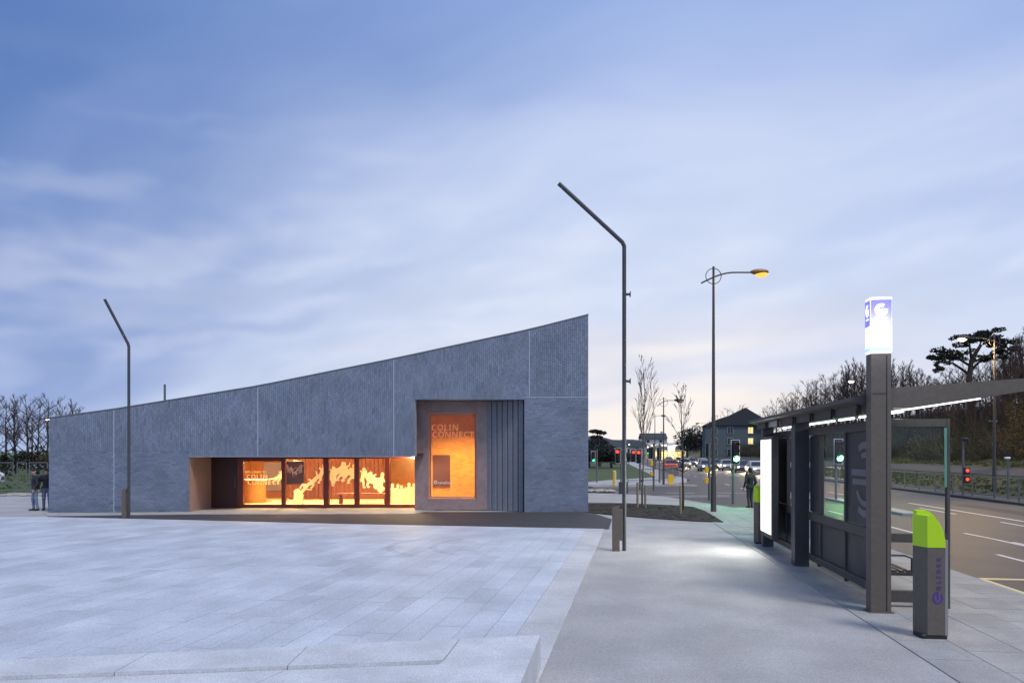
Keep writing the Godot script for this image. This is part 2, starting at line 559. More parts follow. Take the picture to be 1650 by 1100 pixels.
func build_ground() -> void:
	var mb := MB.new()
	slab(mb, rect(-1500, -300, 1500, 2500), -0.6, -0.17)
	struct("ground", mb, M.grass)
	mb = MB.new()
	slab(mb, flat_poly([ST(-60, 1), ST(-60, 18.4), ST(420, 18.4), ST(420, 7.2), ST(60, 7.2), ST(48, 4), ST(20, 1)]), -0.3, ROAD)
	struct("road", mb, M.asphalt)
	mb = MB.new()
	slab(mb, PackedVector2Array([Vector2(-90, 33), Vector2(14, 33), Vector2(16, 47.5), Vector2(-90, 47.5)]), -0.3, ROAD - 0.004)
	struct("side_road", mb, M.asphalt)
	# the near pavement, one step above the road
	var edge := []
	for p in [[-60.0, 6.4], [-20.0, 6.4], [20.0, 6.4], [24.0, 6.2], [26.0, 5.8], [29.0, 4.9], [32.0, 4.0], [35.0, 3.05], [36.5, 2.2], [37.4, 1.0]]:
		edge.append(ST(p[0], p[1]))
	edge.append(Vector3(2.5, 0, -38.6)); edge.append(Vector3(-90, 0, -34.5)); edge.append(Vector3(-90, 0, 50))
	mb = MB.new()
	slab(mb, flat_poly(edge), -0.3, 0.0)
	struct("pavement", mb, M.paving)
	# kerb stones along its edge
	var kb := Node3D.new()
	kb.name = "kerb"
	add_child(kb)
	kb.set_meta("kind", "structure")
	var s := -2.0
	while s < 36.0:
		var t := 6.4
		var tn := 6.4
		for k in range(2, 8):
			var a := Vector2([-20, 20, 24, 26, 29, 32, 35, 36.5][k - 1], [6.4, 6.4, 6.2, 5.8, 4.9, 4.0, 3.05, 2.2][k - 1])
			var b := Vector2([-20, 20, 24, 26, 29, 32, 35, 36.5][k], [6.4, 6.4, 6.2, 5.8, 4.9, 4.0, 3.05, 2.2][k])
			if s >= a.x and s < b.x: t = lerpf(a.y, b.y, (s - a.x) / (b.x - a.x))
			if s + 0.9 >= a.x and s + 0.9 < b.x: tn = lerpf(a.y, b.y, (s + 0.9 - a.x) / (b.x - a.x))
		var a3 := ST(s + 0.006, t)
		var b3 := ST(s + 0.894, tn)
		var dir := (b3 - a3)
		mb = MB.new()
		mb.cbox(Vector3(), Vector3(0.16, 0.30, dir.length()), 0.012)
		var o := part(kb, "kerb_stone", mb, M.kerb)
		o.transform = Transform3D(Basis.looking_at(dir.normalized()), (a3 + b3) * 0.5 + Vector3(0, -0.142, 0))
		s += 0.9
	# flags between the shelter and the kerb
	var fl := Node3D.new()
	fl.name = "flag_paving"
	add_child(fl)
	fl.set_meta("kind", "structure")
	var tones := [Color(0.46, 0.45, 0.44), Color(0.43, 0.425, 0.42), Color(0.49, 0.48, 0.465), Color(0.455, 0.45, 0.445)]
	var variants := []
	for k in 4:
		mb = MB.new()
		mb.col = tones[k]
		mb.box(Vector3(0, 0.004, 0), Vector3(0.594, 0.016, 0.744))
		variants.append(mb.mesh())
	var rest := MB.new()
	var n := 0
	for i in 44:
		for j in 5:
			var at := Vector3(3.36 + 0.3 + j * 0.602, 0, -(-1.6 + i * 0.752 + (0.376 if j % 2 else 0.0)))
			if i < 40:
				var o := part(fl, "flagstone", variants[rng.randi() % 4], M.flag)
				o.transform = Transform3D(Basis(), at).rotated(Vector3.UP, ROAD_TURN)
				o.position.y += rng.randf_range(-0.0012, 0.0012)
				n += 1
	# road markings
	var mk := Node3D.new()
	mk.name = "road_markings"
	add_child(mk)
	mk.set_meta("kind", "structure")
	for ss in range(-10, 120, 6):
		line(mk, "lane_dash", ST(ss + 1.2, 8.9), ST(ss + 3.0, 8.9), 0.10, M.white_paint)
		if ss < 44 or ss > 60: line(mk, "lane_dash", ST(ss + 2.0, 13.2), ST(ss + 5.0, 13.2), 0.10, M.white_paint)
	line(mk, "lane_line", ST(-20, 10.4), ST(20.5, 10.4), 0.10, M.white_paint)
	line(mk, "lane_line", ST(20.0, 10.4), ST(21.4, 10.32), 0.101, M.white_paint)
	line(mk, "lane_line", ST(8, 11.2), ST(19.4, 10.52), 0.09, M.white_paint)
	line(mk, "edge_line", ST(-20, 14.6), ST(34, 14.0), 0.12, M.white_paint)
	line(mk, "edge_line", ST(60, 14.0), ST(200, 14.0), 0.12, M.white_paint)
	for k in 6:
		line(mk, "give_way_dash", Vector3(1.5 + k * 1.1, 0, -42.2 + k * 0.25), Vector3(2.2 + k * 1.1, 0, -42.05 + k * 0.25), 0.15, M.white_paint)
	for k in 7:
		line(mk, "centre_dash", Vector3(-6.0 + k * 3.0, 0, -40.0), Vector3(-4.4 + k * 3.0, 0, -39.6), 0.1, M.white_paint)
	# the yellow cage of the bus stop
	line(mk, "cage_line", ST(13.68, 6.86), ST(13.68, 9.0), 0.14, M.yellow_paint)
	line(mk, "cage_line", ST(2.0, 6.86), ST(13.60, 6.86), 0.12, M.yellow_paint)
	line(mk, "cage_stroke", ST(12.95, 7.30), ST(12.95, 8.5), 0.12, M.yellow_paint)
	line(mk, "cage_stroke", ST(11.2, 7.24), ST(12.88, 7.24), 0.12, M.yellow_paint)
	line(mk, "cage_stroke", ST(12.2, 7.31), ST(12.2, 8.45), 0.12, M.yellow_paint)
	for k in [[17.0, 12.0, 4.5, 1.0], [8.5, 9.4, 3.0, 0.7], [24.0, 15.4, 9.0, 0.9], [33.0, 9.6, 5.0, 1.1]]:
		var pm := MB.new()
		slab(pm, flat_poly([ST(k[0], k[1]), ST(k[0], k[1] + k[3]), ST(k[0] + k[2], k[1] + k[3] * 1.05), ST(k[0] + k[2], k[1])]), ROAD - 0.01, ROAD + 0.0025)
		part(mk, "tarmac_patch", pm, M.tarmac_new)
	# far pavement with the bank behind it
	mb = MB.new()
	slab(mb, flat_poly([ST(-60, 18.2), ST(-60, 20.0), ST(300, 20.0), ST(300, 18.2)]), -0.3, 0.0)
	struct("far_pavement", mb, M.path)
	mb = MB.new()
	var tt := [19.8, 20.4, 21.5, 23.0, 24.0, 25.0, 26.0, 28.0, 32.0, 37.0, 44.0, 52.0, 65.0, 110.0]
	var ns := FastNoiseLite.new()
	ns.seed = 9
	ns.frequency = 0.08
	for i in 60:
		for j in tt.size() - 1:
			var q := []
			for k in [[0, 0], [0, 1], [1, 1], [1, 0]]:
				var sv: float = -60.0 + (i + k[0]) * 7.0
				var tv: float = tt[j + k[1]]
				q.append(ST(sv, tv, bank_h(tv) + (ns.get_noise_2d(sv, tv) * 0.35 if tv > 26.5 else 0.0) - (0.1 if j + k[1] == 0 else 0.0)))
			mb.col = Color(1, 1, 1)
			mb.quad(q[0], q[1], q[2], q[3])
	struct("bank", mb, M.bank)
	mb = MB.new()
	for i in 100:
		var s0 := -30.0 + i * 2.0
		mb.quad(ST(s0, 23.8, bank_h(23.8) + 0.06), ST(s0, 25.0, bank_h(25.0) + 0.06), ST(s0 + 2, 25.0, bank_h(25.0) + 0.06), ST(s0 + 2, 23.8, bank_h(23.8) + 0.06))
	struct("path", mb, M.path)
	# the grass corner across the side road
	mb = MB.new()
	var isl := [Vector3(-90, 0, -47.6), Vector3(6.0, 0, -47.0), Vector3(9.5, 0, -47.8), ST(51, 4.9), ST(54, 6.2), ST(60, 6.9), ST(320, 7.0), ST(320, -70)]
	slab(mb, flat_poly(isl), -0.3, 0.0)
	struct("corner_pavement", mb, M.paving)
	mb = MB.new()
	slab(mb, flat_poly([Vector3(-90, 0, -51), Vector3(5.0, 0, -51), Vector3(8.0, 0, -56), ST(64, 4.6), ST(300, 4.6), ST(300, -70)]), -0.05, 0.02)
	struct("lawn", mb, M.grass)
	# lawn to the left, behind the station
	mb = MB.new()
	slab(mb, PackedVector2Array([Vector2(-90, 34.6), Vector2(-12, 35.4), Vector2(-12, 37.9), Vector2(-12.1, 44), Vector2(-30, 88), Vector2(-90, 88)]), -0.1, 0.035)
	struct("lawn", mb, M.grass)
	# far hills
	mb = MB.new()
	hill(mb, 620.0, 8.0, 19.0, 3)
	struct("hills", mb, M.hill)

func hill(mb: MB, dist: float, lo: float, hi: float, sd: int) -> void:
	var ns := FastNoiseLite.new()
	ns.seed = sd
	ns.frequency = 0.01
	var last := Vector3()
	for i in 121:
		var az := deg_to_rad(lerpf(-3, 62, i / 120.0))
		var h := lerpf(lo, hi, clampf(0.5 + ns.get_noise_2d(rad_to_deg(az) * 9.0, 0.0) * 0.9, 0, 1))
		var q := Vector3(sin(az) * dist, h, -cos(az) * dist)
		if i:
			var f0 := Vector3(last.x * 0.72, -0.2, last.z * 0.72)
			var f1 := Vector3(q.x * 0.72, -0.2, q.z * 0.72)
			var b0 := Vector3(last.x * 1.5, -0.2, last.z * 1.5)
			var b1 := Vector3(q.x * 1.5, -0.2, q.z * 1.5)
			mb.quad(f0, f1, q, last)
			mb.quad(last, q, b1, b0)
		last = q

func line(parent: Node, called: String, a: Vector3, b: Vector3, width: float, m: Material) -> void:
	var d := (b - a).normalized()
	var r := d.cross(Vector3.UP) * width * 0.5
	var mb := MB.new()
	a.y = ROAD
	b.y = ROAD
	slab(mb, flat_poly([a - r, a + r, b + r, b - r]), ROAD, ROAD + 0.005)
	part(parent, called, mb, m)


# ---------------------------------------------------------------- plaza
func build_plaza() -> void:
	var root := Node3D.new()
	root.name = "plaza"
	add_child(root)
	root.set_meta("kind", "structure")
	var p := Vector3(0.1797, 0, -0.9837)
	var q := Vector3(0.9837, 0, 0.1797)
	var top := 0.02
	var far := [G(980, 853), G(560, 845), G(300, 838.5), G(80, 833.6), G(-420, 833)]
	var shape := [q * -0.92 + p * -6.0]
	shape.append_array(far)
	shape.append(Vector3(-30, 0, 6))
	var poly := flat_poly(shape)
	var found := []
	var rowq := -0.92
	var row := 0
	while rowq > -32.0:
		var wd := 0.50 if row == 0 else 0.36
		var s := -5.0 + rng.randf() * 1.2
		while s < 26.0:
			var ln := 1.5 if row == 0 else rng.randf_range(0.8, 1.5)
			var a := q * (rowq - 0.003) + p * (s + 0.003)
			var b := q * (rowq - wd + 0.003) + p * (s + 0.003)
			var c := q * (rowq - wd + 0.003) + p * (s + ln - 0.003)
			var d := q * (rowq - 0.003) + p * (s + ln - 0.003)
			s += ln
			var mid := (a + c) * 0.5
			var depth := -mid.z
			if depth < 3.0: continue
			if absf(mid.x) / depth > 0.92 and depth < 40: continue
			for piece in Geometry2D.intersect_polygons(flat_poly([a, b, c, d]), poly):
				var size := 0.0
				for k in piece.size(): size += piece[k].cross(piece[(k + 1) % piece.size()])
				if absf(size) * 0.5 > 0.01:
					found.append([absf(size) / (depth * depth * depth) * (0.02 if depth < 6.0 and mid.x < 0.0 else 1.0), piece, row == 0])
		rowq -= wd
		row += 1
	found.sort_custom(func(x, y): return x[0] > y[0])
	var rest := MB.new()
	for k in found.size():
		var tone := rng.randf_range(0.91, 1.0)
		if rng.randf() < 0.12: tone *= 0.92
		var col := Color(0.70, 0.745, 0.83) * tone
		if found[k][2]: col = Color(0.68, 0.69, 0.71) * rng.randf_range(0.95, 1.0)
		col.a = 1
		var y := top + rng.randf_range(-0.0016, 0.0016)
		if k < 300:
			var mb := MB.new()
			mb.col = col
			slab(mb, found[k][1], 0.003, y)
			part(root, "granite_plank", mb, M.granite)
		else:
			rest.col = col
			slab(rest, found[k][1], 0.003, y)
	part(root, "granite_planks", rest, M.granite, "", "stuff")
	# tyre marks
	var tm := mat("rubber_mark", Color(0.12, 0.12, 0.13), 0.9)
	tm.albedo_color.a = 0.09
	tm.transparency = BaseMaterial3D.TRANSPARENCY_ALPHA
	for k in 2:
		var mk := MB.new()
		var cc := Vector2(-1.15 + k * 1.0, 16.0)
		mk.prism(arc(cc, 1.62, 1.80, 130, 235, 24), Vector3(0, 0.0222, 0), Vector3.RIGHT, Vector3.FORWARD, Vector3.UP, 0.0006, false)
		part(root, "tyre_mark", mk, tm)
	# the dark apron and the pale strip at the foot of the building
	var ap := MB.new()
	slab(ap, flat_poly([G(76, 832.4), G(300, 829.5), G(668, 828.8), G(684, 825.4), G(948, 825.0), G(986, 837), G(981, 852.6), G(560, 844.6), G(300, 838.1), G(80, 833.2)]), 0.002, 0.019)
	struct("apron", ap, M.apron)
	ap = MB.new()
	ap.col = Color(0.50, 0.49, 0.49)
	slab(ap, flat_poly([G(70, 827.2), G(700, 822.5), G(682, 825.1), G(666, 828.5), G(300, 829.1), G(76, 832.0)]), 0.002, 0.021)
	slab(ap, flat_poly([Vector3(-12.0, 0, -24.9), Vector3(-12.0, 0, -27.4), Vector3(-3.5, 0, -27.4), Vector3(-3.5, 0, -24.9)]), 0.001, 0.0235)
	struct("threshold_paving", ap, M.flag)
	# planting bed with dark soil
	var bed := MB.new()
	slab(bed, flat_poly([G(944, 811), G(1010, 811.5), G(1060, 813.5), G(1095, 815), G(1118, 817.5), G(1136, 824), G(1150, 832), G(1166, 842), G(1120, 840.2), G(1050, 835.6), G(1000, 831.5), G(944, 826)]), -0.05, 0.03)
	for k in 170:
		var c := G(rng.randf_range(948, 1150), rng.randf_range(812.5, 839), 0.03)
		if Geometry2D.is_point_in_polygon(Vector2(c.x, -c.z), flat_poly([G(944, 811.6), G(1010, 812), G(1060, 814), G(1095, 816), G(1118, 818.5), G(1136, 825), G(1150, 833), G(1160, 841), G(1120, 839.6), G(1050, 835), G(1000, 831), G(944, 825.4)])):
			bed.ball(c, Vector3(rng.randf_range(0.04, 0.12), rng.randf_range(0.012, 0.03), rng.randf_range(0.04, 0.12)), 6, 4)
	struct("planting_bed", bed, M.soil)
	# the granite plinth in the corner of the frame
	var o := thing("granite_plinth", "low pale granite plinth with a raised rim at the near edge of the plaza", "plinth", Vector3(-1.5, 0, -5.0))
	var far_d := func(x: float): return 6.92 - 0.1732 * (0.289 - x)
	var right_x := func(d: float): return 0.289 - 0.151 * (6.92 - d)
	var hh := 0.36
	var loc := func(x: float, d: float): return Vector2(x + 1.5, d - 5.0)
	var in_d := func(x: float): return 6.08 - 0.122 * (-0.61 - x)
	var corner: Vector2 = loc.call(-0.61, 6.08)
	var xs := [-8.6, -6.6, -4.9, -3.35, -1.95, -0.61]
	for k in xs.size() - 1:
		var x0: float = xs[k] + 0.004
		var x1: float = xs[k + 1] - 0.004
		var mb := MB.new()
		var far1: Vector2 = loc.call(x1, far_d.call(x1))
		if k == xs.size() - 2: far1 = loc.call(-0.52, far_d.call(-0.52))
		mb.col = Color(1, 1, 1)
		mb.prism(PackedVector2Array([loc.call(x0, in_d.call(x0)), loc.call(x1, in_d.call(x1)), far1, loc.call(x0, far_d.call(x0))]), Vector3.ZERO, Vector3.RIGHT, Vector3.FORWARD, Vector3.UP, hh)
		part(o, "rim_slab", mb, M.granite_block)
	var ends := [[6.92, 5.2], [5.19, 3.6], [3.59, 1.8]]
	for k in 3:
		var d0: float = ends[k][0]
		var d1: float = ends[k][1]
		var x_in := func(d: float): return -0.61 - 0.29 * (6.08 - d)
		var poly2 := PackedVector2Array([loc.call(right_x.call(d1), d1), loc.call(right_x.call(d0), d0)])
		if k == 0:
			poly2.append(loc.call(-0.512, far_d.call(-0.512)))
			poly2.append(loc.call(-0.602, 6.08))
		else: poly2.append(loc.call(x_in.call(d0) + 0.008, d0))
		poly2.append(loc.call(x_in.call(d1) + 0.008, d1))
		var mb := MB.new()
		mb.prism(poly2, Vector3.ZERO, Vector3.RIGHT, Vector3.FORWARD, Vector3.UP, hh)
		part(o, "rim_slab", mb, M.granite_block)
	for k in xs.size() - 1:
		var x0: float = xs[k] + 0.004
		var x1: float = xs[k + 1] - 0.004
		var mb := MB.new()
		mb.prism(PackedVector2Array([loc.call(x0 - 1.5, 1.8), loc.call(x1 - 1.5, 1.8), loc.call(x1 - 0.01, in_d.call(x1) - 0.006), loc.call(x0 - 0.01, in_d.call(x0) - 0.006)]), Vector3.ZERO, Vector3.RIGHT, Vector3.FORWARD, Vector3.UP, hh - 0.035)
		part(o, "inner_slab", mb, M.granite_block)


# ---------------------------------------------------------------- the station
func top_y(x: float) -> float:
	var xs := [-17.25, -14.72, -9.43, -4.39, 0.644, 2.83]
	var ys := [3.51, 3.856, 4.707, 5.719, 6.80, 7.352]
	var i := 0
	while i < 4 and xs[i + 1] < x: i += 1
	return lerpf(ys[i], ys[i + 1], (x - xs[i]) / (xs[i + 1] - xs[i]))

func top_poly(x0: float, x1: float, y0: float, drop := 0.0) -> PackedVector2Array:
	var p := PackedVector2Array([Vector2(x0, y0), Vector2(x1, y0)])
	var k := 12
	for i in k + 1:
		var x := lerpf(x1, x0, float(i) / k)
		p.append(Vector2(x, top_y(x) - drop))
	return p

func build_station() -> void:
	var zf := -25.3
	var org := Vector3(-7.2, 0, zf)
	var o := thing("transit_station", "long grey brick station building with a rising wedge roofline and orange lit windows", "building", org)
	var sx := func(x: float): return x - org.x          # world x into the building's own x
	var X := func(p: PackedVector2Array):
		var r := PackedVector2Array()
		for a in p: r.append(Vector2(a.x - org.x, a.y))
		return r
	var XL := -17.18
	var XR := 2.83
	var RL := -11.98
	var BX := -3.59
	var FX := 0.46
	var soff := 2.085
	var open_y := 4.19
	# the front wall
	var w := MB.new()
	w.prism(X.call(top_poly(XL, RL, 0.0)), Vector3(0, 0, -0.42), Vector3.RIGHT, Vector3.UP, Vector3.BACK, 0.41)
	w.prism(X.call(top_poly(RL, BX, soff)), Vector3(0, 0, -0.42), Vector3.RIGHT, Vector3.UP, Vector3.BACK, 0.41)
	w.prism(X.call(top_poly(BX, FX, open_y)), Vector3(0, 0, -0.42), Vector3.RIGHT, Vector3.UP, Vector3.BACK, 0.41)
	w.prism(X.call(top_poly(FX, XR, 0.0)), Vector3(0, 0, -0.42), Vector3.RIGHT, Vector3.UP, Vector3.BACK, 0.41)
	var wall := part(o, "front_wall", w, M.mortar)
	# bricks, each proud of the mortar; the upper wall is laid upright
	var br := MB.new()
	var tone := func(x: float, y: float):
		var k := rng.randf_range(0.87, 1.09)
		if rng.randf() < 0.06: k *= 0.84
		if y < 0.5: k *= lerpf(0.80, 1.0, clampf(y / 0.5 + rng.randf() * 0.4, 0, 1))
		var c := Color(0.215, 0.262, 0.362).lerp(Color(0.240, 0.272, 0.345), rng.randf()) * k
		c.a = 1
		return c
	var joints := [-14.77, -9.43, -4.39, 0.644]
	var x := XL
	var col_i := 0
	while x < XR - 0.03:
		var wd := minf(0.075, XR - x)
		var floor_y := 2.268
		if x > RL - 0.02 and x < BX - 0.02: floor_y = soff
		elif x >= BX - 0.02 and x < FX - 0.02: floor_y = open_y
		elif x >= FX - 0.02: floor_y = 4.30
		var hit := false
		for j in joints:
			if x < j + 0.018 and x + wd > j - 0.018: hit = true
		var y: float = floor_y - 0.225 * [0.0, 0.5, 0.25, 0.75][col_i % 4] * (1.0 if rng.randf() < 0.8 else rng.randf())
		var end := minf(top_y(x), top_y(x + wd)) - 0.035
		while y < end:
			var y0 := maxf(y + 0.005, floor_y + 0.004)
			var y1 := minf(y + 0.220, end)
			if y1 - y0 > 0.025:
				br.col = tone.call(x, y0)
				var x0 := x + 0.005
				var x1 := x + wd - 0.005
				if hit:
					for j in joints:
						if x < j + 0.018 and x + wd > j - 0.018:
							if j > x + wd * 0.5: x1 = minf(x1, j - 0.018)
							else: x0 = maxf(x0, j + 0.018)
				if x1 - x0 > 0.012:
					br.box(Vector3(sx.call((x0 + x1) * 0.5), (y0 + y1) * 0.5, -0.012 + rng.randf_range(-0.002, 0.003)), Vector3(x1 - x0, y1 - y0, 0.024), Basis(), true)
			y += 0.225
		x += 0.075
		col_i += 1
	for zone in [[XL, RL, 0.0, 2.262], [FX, XR, 0.0, 4.26]]:
		var y: float = zone[2] + 0.02
		var r := 0
		while y < zone[3] - 0.02:
			var y1 := minf(y + 0.065, zone[3])
			var bx: float = float(zone[0]) - 0.225 * [0.0, 0.5, 0.25, 0.75][r % 4]
			while bx < zone[1]:
				var x0 := maxf(bx + 0.005, zone[0])
				var x1 := minf(bx + 0.220, zone[1])
				if x0 < -14.752 and x1 > -14.788:
					if x0 + x1 < -29.54: x1 = minf(x1, -14.788)
					else: x0 = maxf(x0, -14.752)
				if x1 - x0 > 0.02:
					br.col = tone.call(x0, y)
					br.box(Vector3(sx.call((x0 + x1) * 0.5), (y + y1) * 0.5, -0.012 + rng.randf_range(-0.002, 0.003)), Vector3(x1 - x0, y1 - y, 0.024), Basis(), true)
				bx += 0.225
			y += 0.075
			r += 1
	part(o, "brickwork", br, M.brick, "", "stuff")
	for j in [[-14.77, 0.02], [-9.43, soff], [-4.39, soff], [0.644, 4.30]]:
		var mb := MB.new()
		var y1 := top_y(j[0]) - 0.05
		mb.box(Vector3(sx.call(j[0]), (j[1] + y1) * 0.5, -0.006), Vector3(0.030, y1 - j[1], 0.012))
		part(o, "movement_joint", mb, M.joint)
	var mb := MB.new()
	mb.box(Vector3(sx.call((FX + XR) * 0.5), 4.277, -0.005), Vector3(XR - FX - 0.02, 0.026, 0.012))
	part(o, "movement_joint", mb, M.joint)
	mb = MB.new()
	mb.box(Vector3(sx.call((RL + BX) * 0.5), soff - 0.012, -0.02), Vector3(BX - RL - 0.01, 0.022, 0.06))
	part(o, "lintel_angle", mb, M.joint)
	# a thin metal coping
	mb = MB.new()
	for i in 24:
		var x0 := lerpf(XL - 0.01, XR + 0.012, i / 24.0)
		var x1 := lerpf(XL - 0.01, XR + 0.012, (i + 1) / 24.0)
		mb.prism(PackedVector2Array([Vector2(sx.call(x0), top_y(x0) - 0.03), Vector2(sx.call(x1), top_y(x1) - 0.03), Vector2(sx.call(x1), top_y(x1) + 0.012), Vector2(sx.call(x0), top_y(x0) + 0.012)]), Vector3(0, 0, -0.45), Vector3.RIGHT, Vector3.UP, Vector3.BACK, 0.462)
	part(o, "coping", mb, M.galvanised)
	# roof and the other walls
	mb = MB.new()
	for i in 16:
		var x0 := lerpf(XL + 0.3, XR - 0.3, i / 16.0)
		var x1 := lerpf(XL + 0.3, XR - 0.3, (i + 1) / 16.0)
		mb.prism(PackedVector2Array([Vector2(sx.call(x0), top_y(x0) - 0.45), Vector2(sx.call(x1), top_y(x1) - 0.45), Vector2(sx.call(x1), top_y(x1) - 0.2), Vector2(sx.call(x0), top_y(x0) - 0.2)]), Vector3(0, 0, -10.0), Vector3.RIGHT, Vector3.UP, Vector3.BACK, 9.58)
	part(o, "roof", mb, M.roof_tile)
	mb = MB.new()
	mb.box(Vector3(sx.call(XL + 0.15), top_y(XL) * 0.5, -5.21), Vector3(0.3, top_y(XL) - 0.02, 9.57))
	part(o, "side_wall", mb, M.mortar)
	mb = MB.new()
	mb.box(Vector3(sx.call(XR - 0.15), (top_y(XR) - 0.08) * 0.5, -5.21), Vector3(0.3, top_y(XR) - 0.08, 9.57))
	part(o, "side_wall", mb, M.mortar)
	mb = MB.new()
	mb.prism(X.call(top_poly(XL, XR, 0.0, 0.02)), Vector3(0, 0, -10.3), Vector3.RIGHT, Vector3.UP, Vector3.BACK, 0.3)
	part(o, "rear_wall", mb, M.mortar)
	# recess: return wall, soffit
	mb = MB.new()
	mb.box(Vector3(sx.call(RL - 0.15), 1.1, -1.21), Vector3(0.3, 2.2, 1.57))
	for r in 27:
		mb.box(Vector3(sx.call(RL + 0.004), 0.0575 + r * 0.075, -1.0), Vector3(0.012, 0.065, 1.96))
	part(o, "return_wall", mb, M.return_brick)
	mb = MB.new()
	mb.box(Vector3(sx.call((RL + BX) * 0.5), soff + 0.06, -1.3), Vector3(BX - RL + 0.4, 0.1, 1.76))
	part(o, "soffit", mb, M.door_red)
	# glazed front, 1.9 m back
	var gz := -1.9
	var px := 0.024727
	var gx := func(u: float): return (u - 825.0) * px - org.x
	var gy := func(v: float): return EYE - (v - 730.0) * px
	mb = MB.new()
	mb.cbox(Vector3((gx.call(333) + gx.call(383)) * 0.5, 1.05, gz), Vector3(gx.call(383) - gx.call(333), 2.06, 0.08), 0.01)
	var door := part(o, "door", mb, M.door_red)
	mb = MB.new()
	for k in 9:
		mb.box(Vector3(gx.call(336.5 + k * 5.4), 1.05, gz + 0.044), Vector3(0.115, 2.02, 0.012))
	part(door, "board", mb, M.door_red)
	mb = MB.new()
	mb.tube([Vector3(gx.call(380), 0.8, gz + 0.09), Vector3(gx.call(380), 1.25, gz + 0.09)], [0.014, 0.014])
	part(door, "handle", mb, M.galvanised)
	mb = MB.new()
	mb.box(Vector3((gx.call(383) + gx.call(676)) * 0.5, 2.03, gz), Vector3(gx.call(676) - gx.call(383), 0.10, 0.14))
	mb.box(Vector3((gx.call(383) + gx.call(676)) * 0.5, 0.09, gz), Vector3(gx.call(676) - gx.call(383), 0.14, 0.14))
	part(o, "window_frame", mb, M.frame_red)
	var posts := [[383, 393], [454.5, 460.5], [522, 530.5], [571.5, 579.5], [621, 628.5]]
	for p in posts:
		mb = MB.new()
		mb.cbox(Vector3((gx.call(p[0]) + gx.call(p[1])) * 0.5, 1.07, gz + 0.02), Vector3((p[1] - p[0]) * px, 1.82, 0.17), 0.006)
		part(o, "mullion", mb, M.frame_red)
	mb = MB.new()
	mb.box(Vector3((gx.call(393) + gx.call(454.5)) * 0.5, 1.93, gz + 0.01), Vector3((454.5 - 393) * px, 0.10, 0.12))
	part(o, "transom", mb, M.frame_red)
	var panes := [[393, 454.5], [460.5, 522], [530.5, 571.5], [579.5, 621], [628.5, 676]]
	var glazing := []
	for p in panes:
		mb = MB.new()
		var a := Vector3(gx.call(p[0]), 0.16, gz)
		var b := Vector3(gx.call(p[1]), 1.98, gz)
		mb.quad(a, Vector3(b.x, a.y, gz), b, Vector3(a.x, b.y, gz))
		glazing.append(part(o, "window_pane", mb, M.pane))
	# vinyl figures on the panes: people tumbling over one another
	var rr := RandomNumberGenerator.new()
	rr.seed = 77
	var crowd := [
		[1, [[478, 799, 0.55, 15], [487, 791, 0.60, 45], [497, 780, 0.66, 60], [507, 772, 0.70, 50], [517, 764, 0.72, 20]]],
		[2, [[533, 766, 0.70, 20], [541, 763, 0.74, 40], [550, 761, 0.76, 10], [559, 760, 0.74, -20], [568, 764, 0.74, 10]]],
		[3, [[584, 769, 0.74, 10], [593, 772, 0.72, -20], [603, 775, 0.74, -25], [614, 778, 0.78, 8]]],
		[4, [[632, 795, 0.74, 0], [640, 794, 0.66, 5], [648, 796, 0.66, -6], [658, 793, 0.70, 4], [667, 794, 0.70, 0]]],
		[0, [[446, 770, 0.50, 50], [453, 764, 0.50, 20]]],
	]
	for c in crowd:
		var polys := []
		for f in c[1]:
			polys.append_array(figure(Vector2(gx.call(f[0]), gy.call(f[1])), f[2], deg_to_rad(f[3]), rr))
		if c[0] == 1:
			polys.append(PackedVector2Array([Vector2(gx.call(472), 0.2), Vector2(gx.call(487), 0.2), Vector2(gx.call(489), 0.55), Vector2(gx.call(481), 0.8), Vector2(gx.call(474), 0.75)]))
		if c[0] == 4:
			polys.append(PackedVector2Array([Vector2(gx.call(629), 0.2), Vector2(gx.call(669), 0.2), Vector2(gx.call(668), 0.6), Vector2(gx.call(650), 0.72), Vector2(gx.call(630), 0.65)]))
		var p: Array = panes[c[0]]
		var frame := rect(gx.call(p[0]) + 0.01, 0.17, gx.call(p[1]) - 0.01, 1.97)
		mb = MB.new()
		for q in merge(polys):
			for piece in Geometry2D.intersect_polygons(q, frame):
				sheet(mb, piece, gz + 0.004)
		part(glazing[c[0]], "vinyl_figures", mb, M.vinyl)
	var wide := Basis.from_scale(Vector3(1.14, 1, 1))
	text(glazing[0], "lettering", "WELCOME TO", 0.085, Vector3(gx.call(412), gy.call(760.5), gz + 0.012), wide, M.letter_vinyl, 0.0)
	text(glazing[0], "lettering", "COLIN", 0.175, Vector3(gx.call(414), gy.call(768), gz + 0.012), wide, M.letter_vinyl, 0.0)
	text(glazing[0], "lettering", "CONNECT", 0.175, Vector3(gx.call(424.5), gy.call(777), gz + 0.012), wide, M.letter_vinyl, 0.0)
	# the projecting picture window
	var bz := -0.9
	var bpx := 0.023818
	var bx := func(u: float): return (u - 825.0) * bpx - org.x
	var by := func(v: float): return EYE - (v - 730.0) * bpx
	var L: float = sx.call(BX) - 0.15
	var R: float = bx.call(785)
	var wl: float = bx.call(690)
	var wr: float = bx.call(768)
	var wt: float = by.call(665)
	var wb: float = by.call(804)
	for m in [[L, wl, 0.03, open_y], [wr, R, 0.03, open_y], [wl, wr, wt, open_y], [wl, wr, 0.03, wb]]:
		mb = MB.new()
		mb.box(Vector3((m[0] + m[1]) * 0.5, (m[2] + m[3]) * 0.5, bz - 0.2), Vector3(m[1] - m[0] - 0.003, m[3] - m[2] - 0.003, 0.4))
		part(o, "copper_panel", mb, M.copper)
	var win := part(o, "picture_window", null_frame(wl, wr, wb, wt, bz - 0.16, 0.035, 0.26), M.reveal_orange)
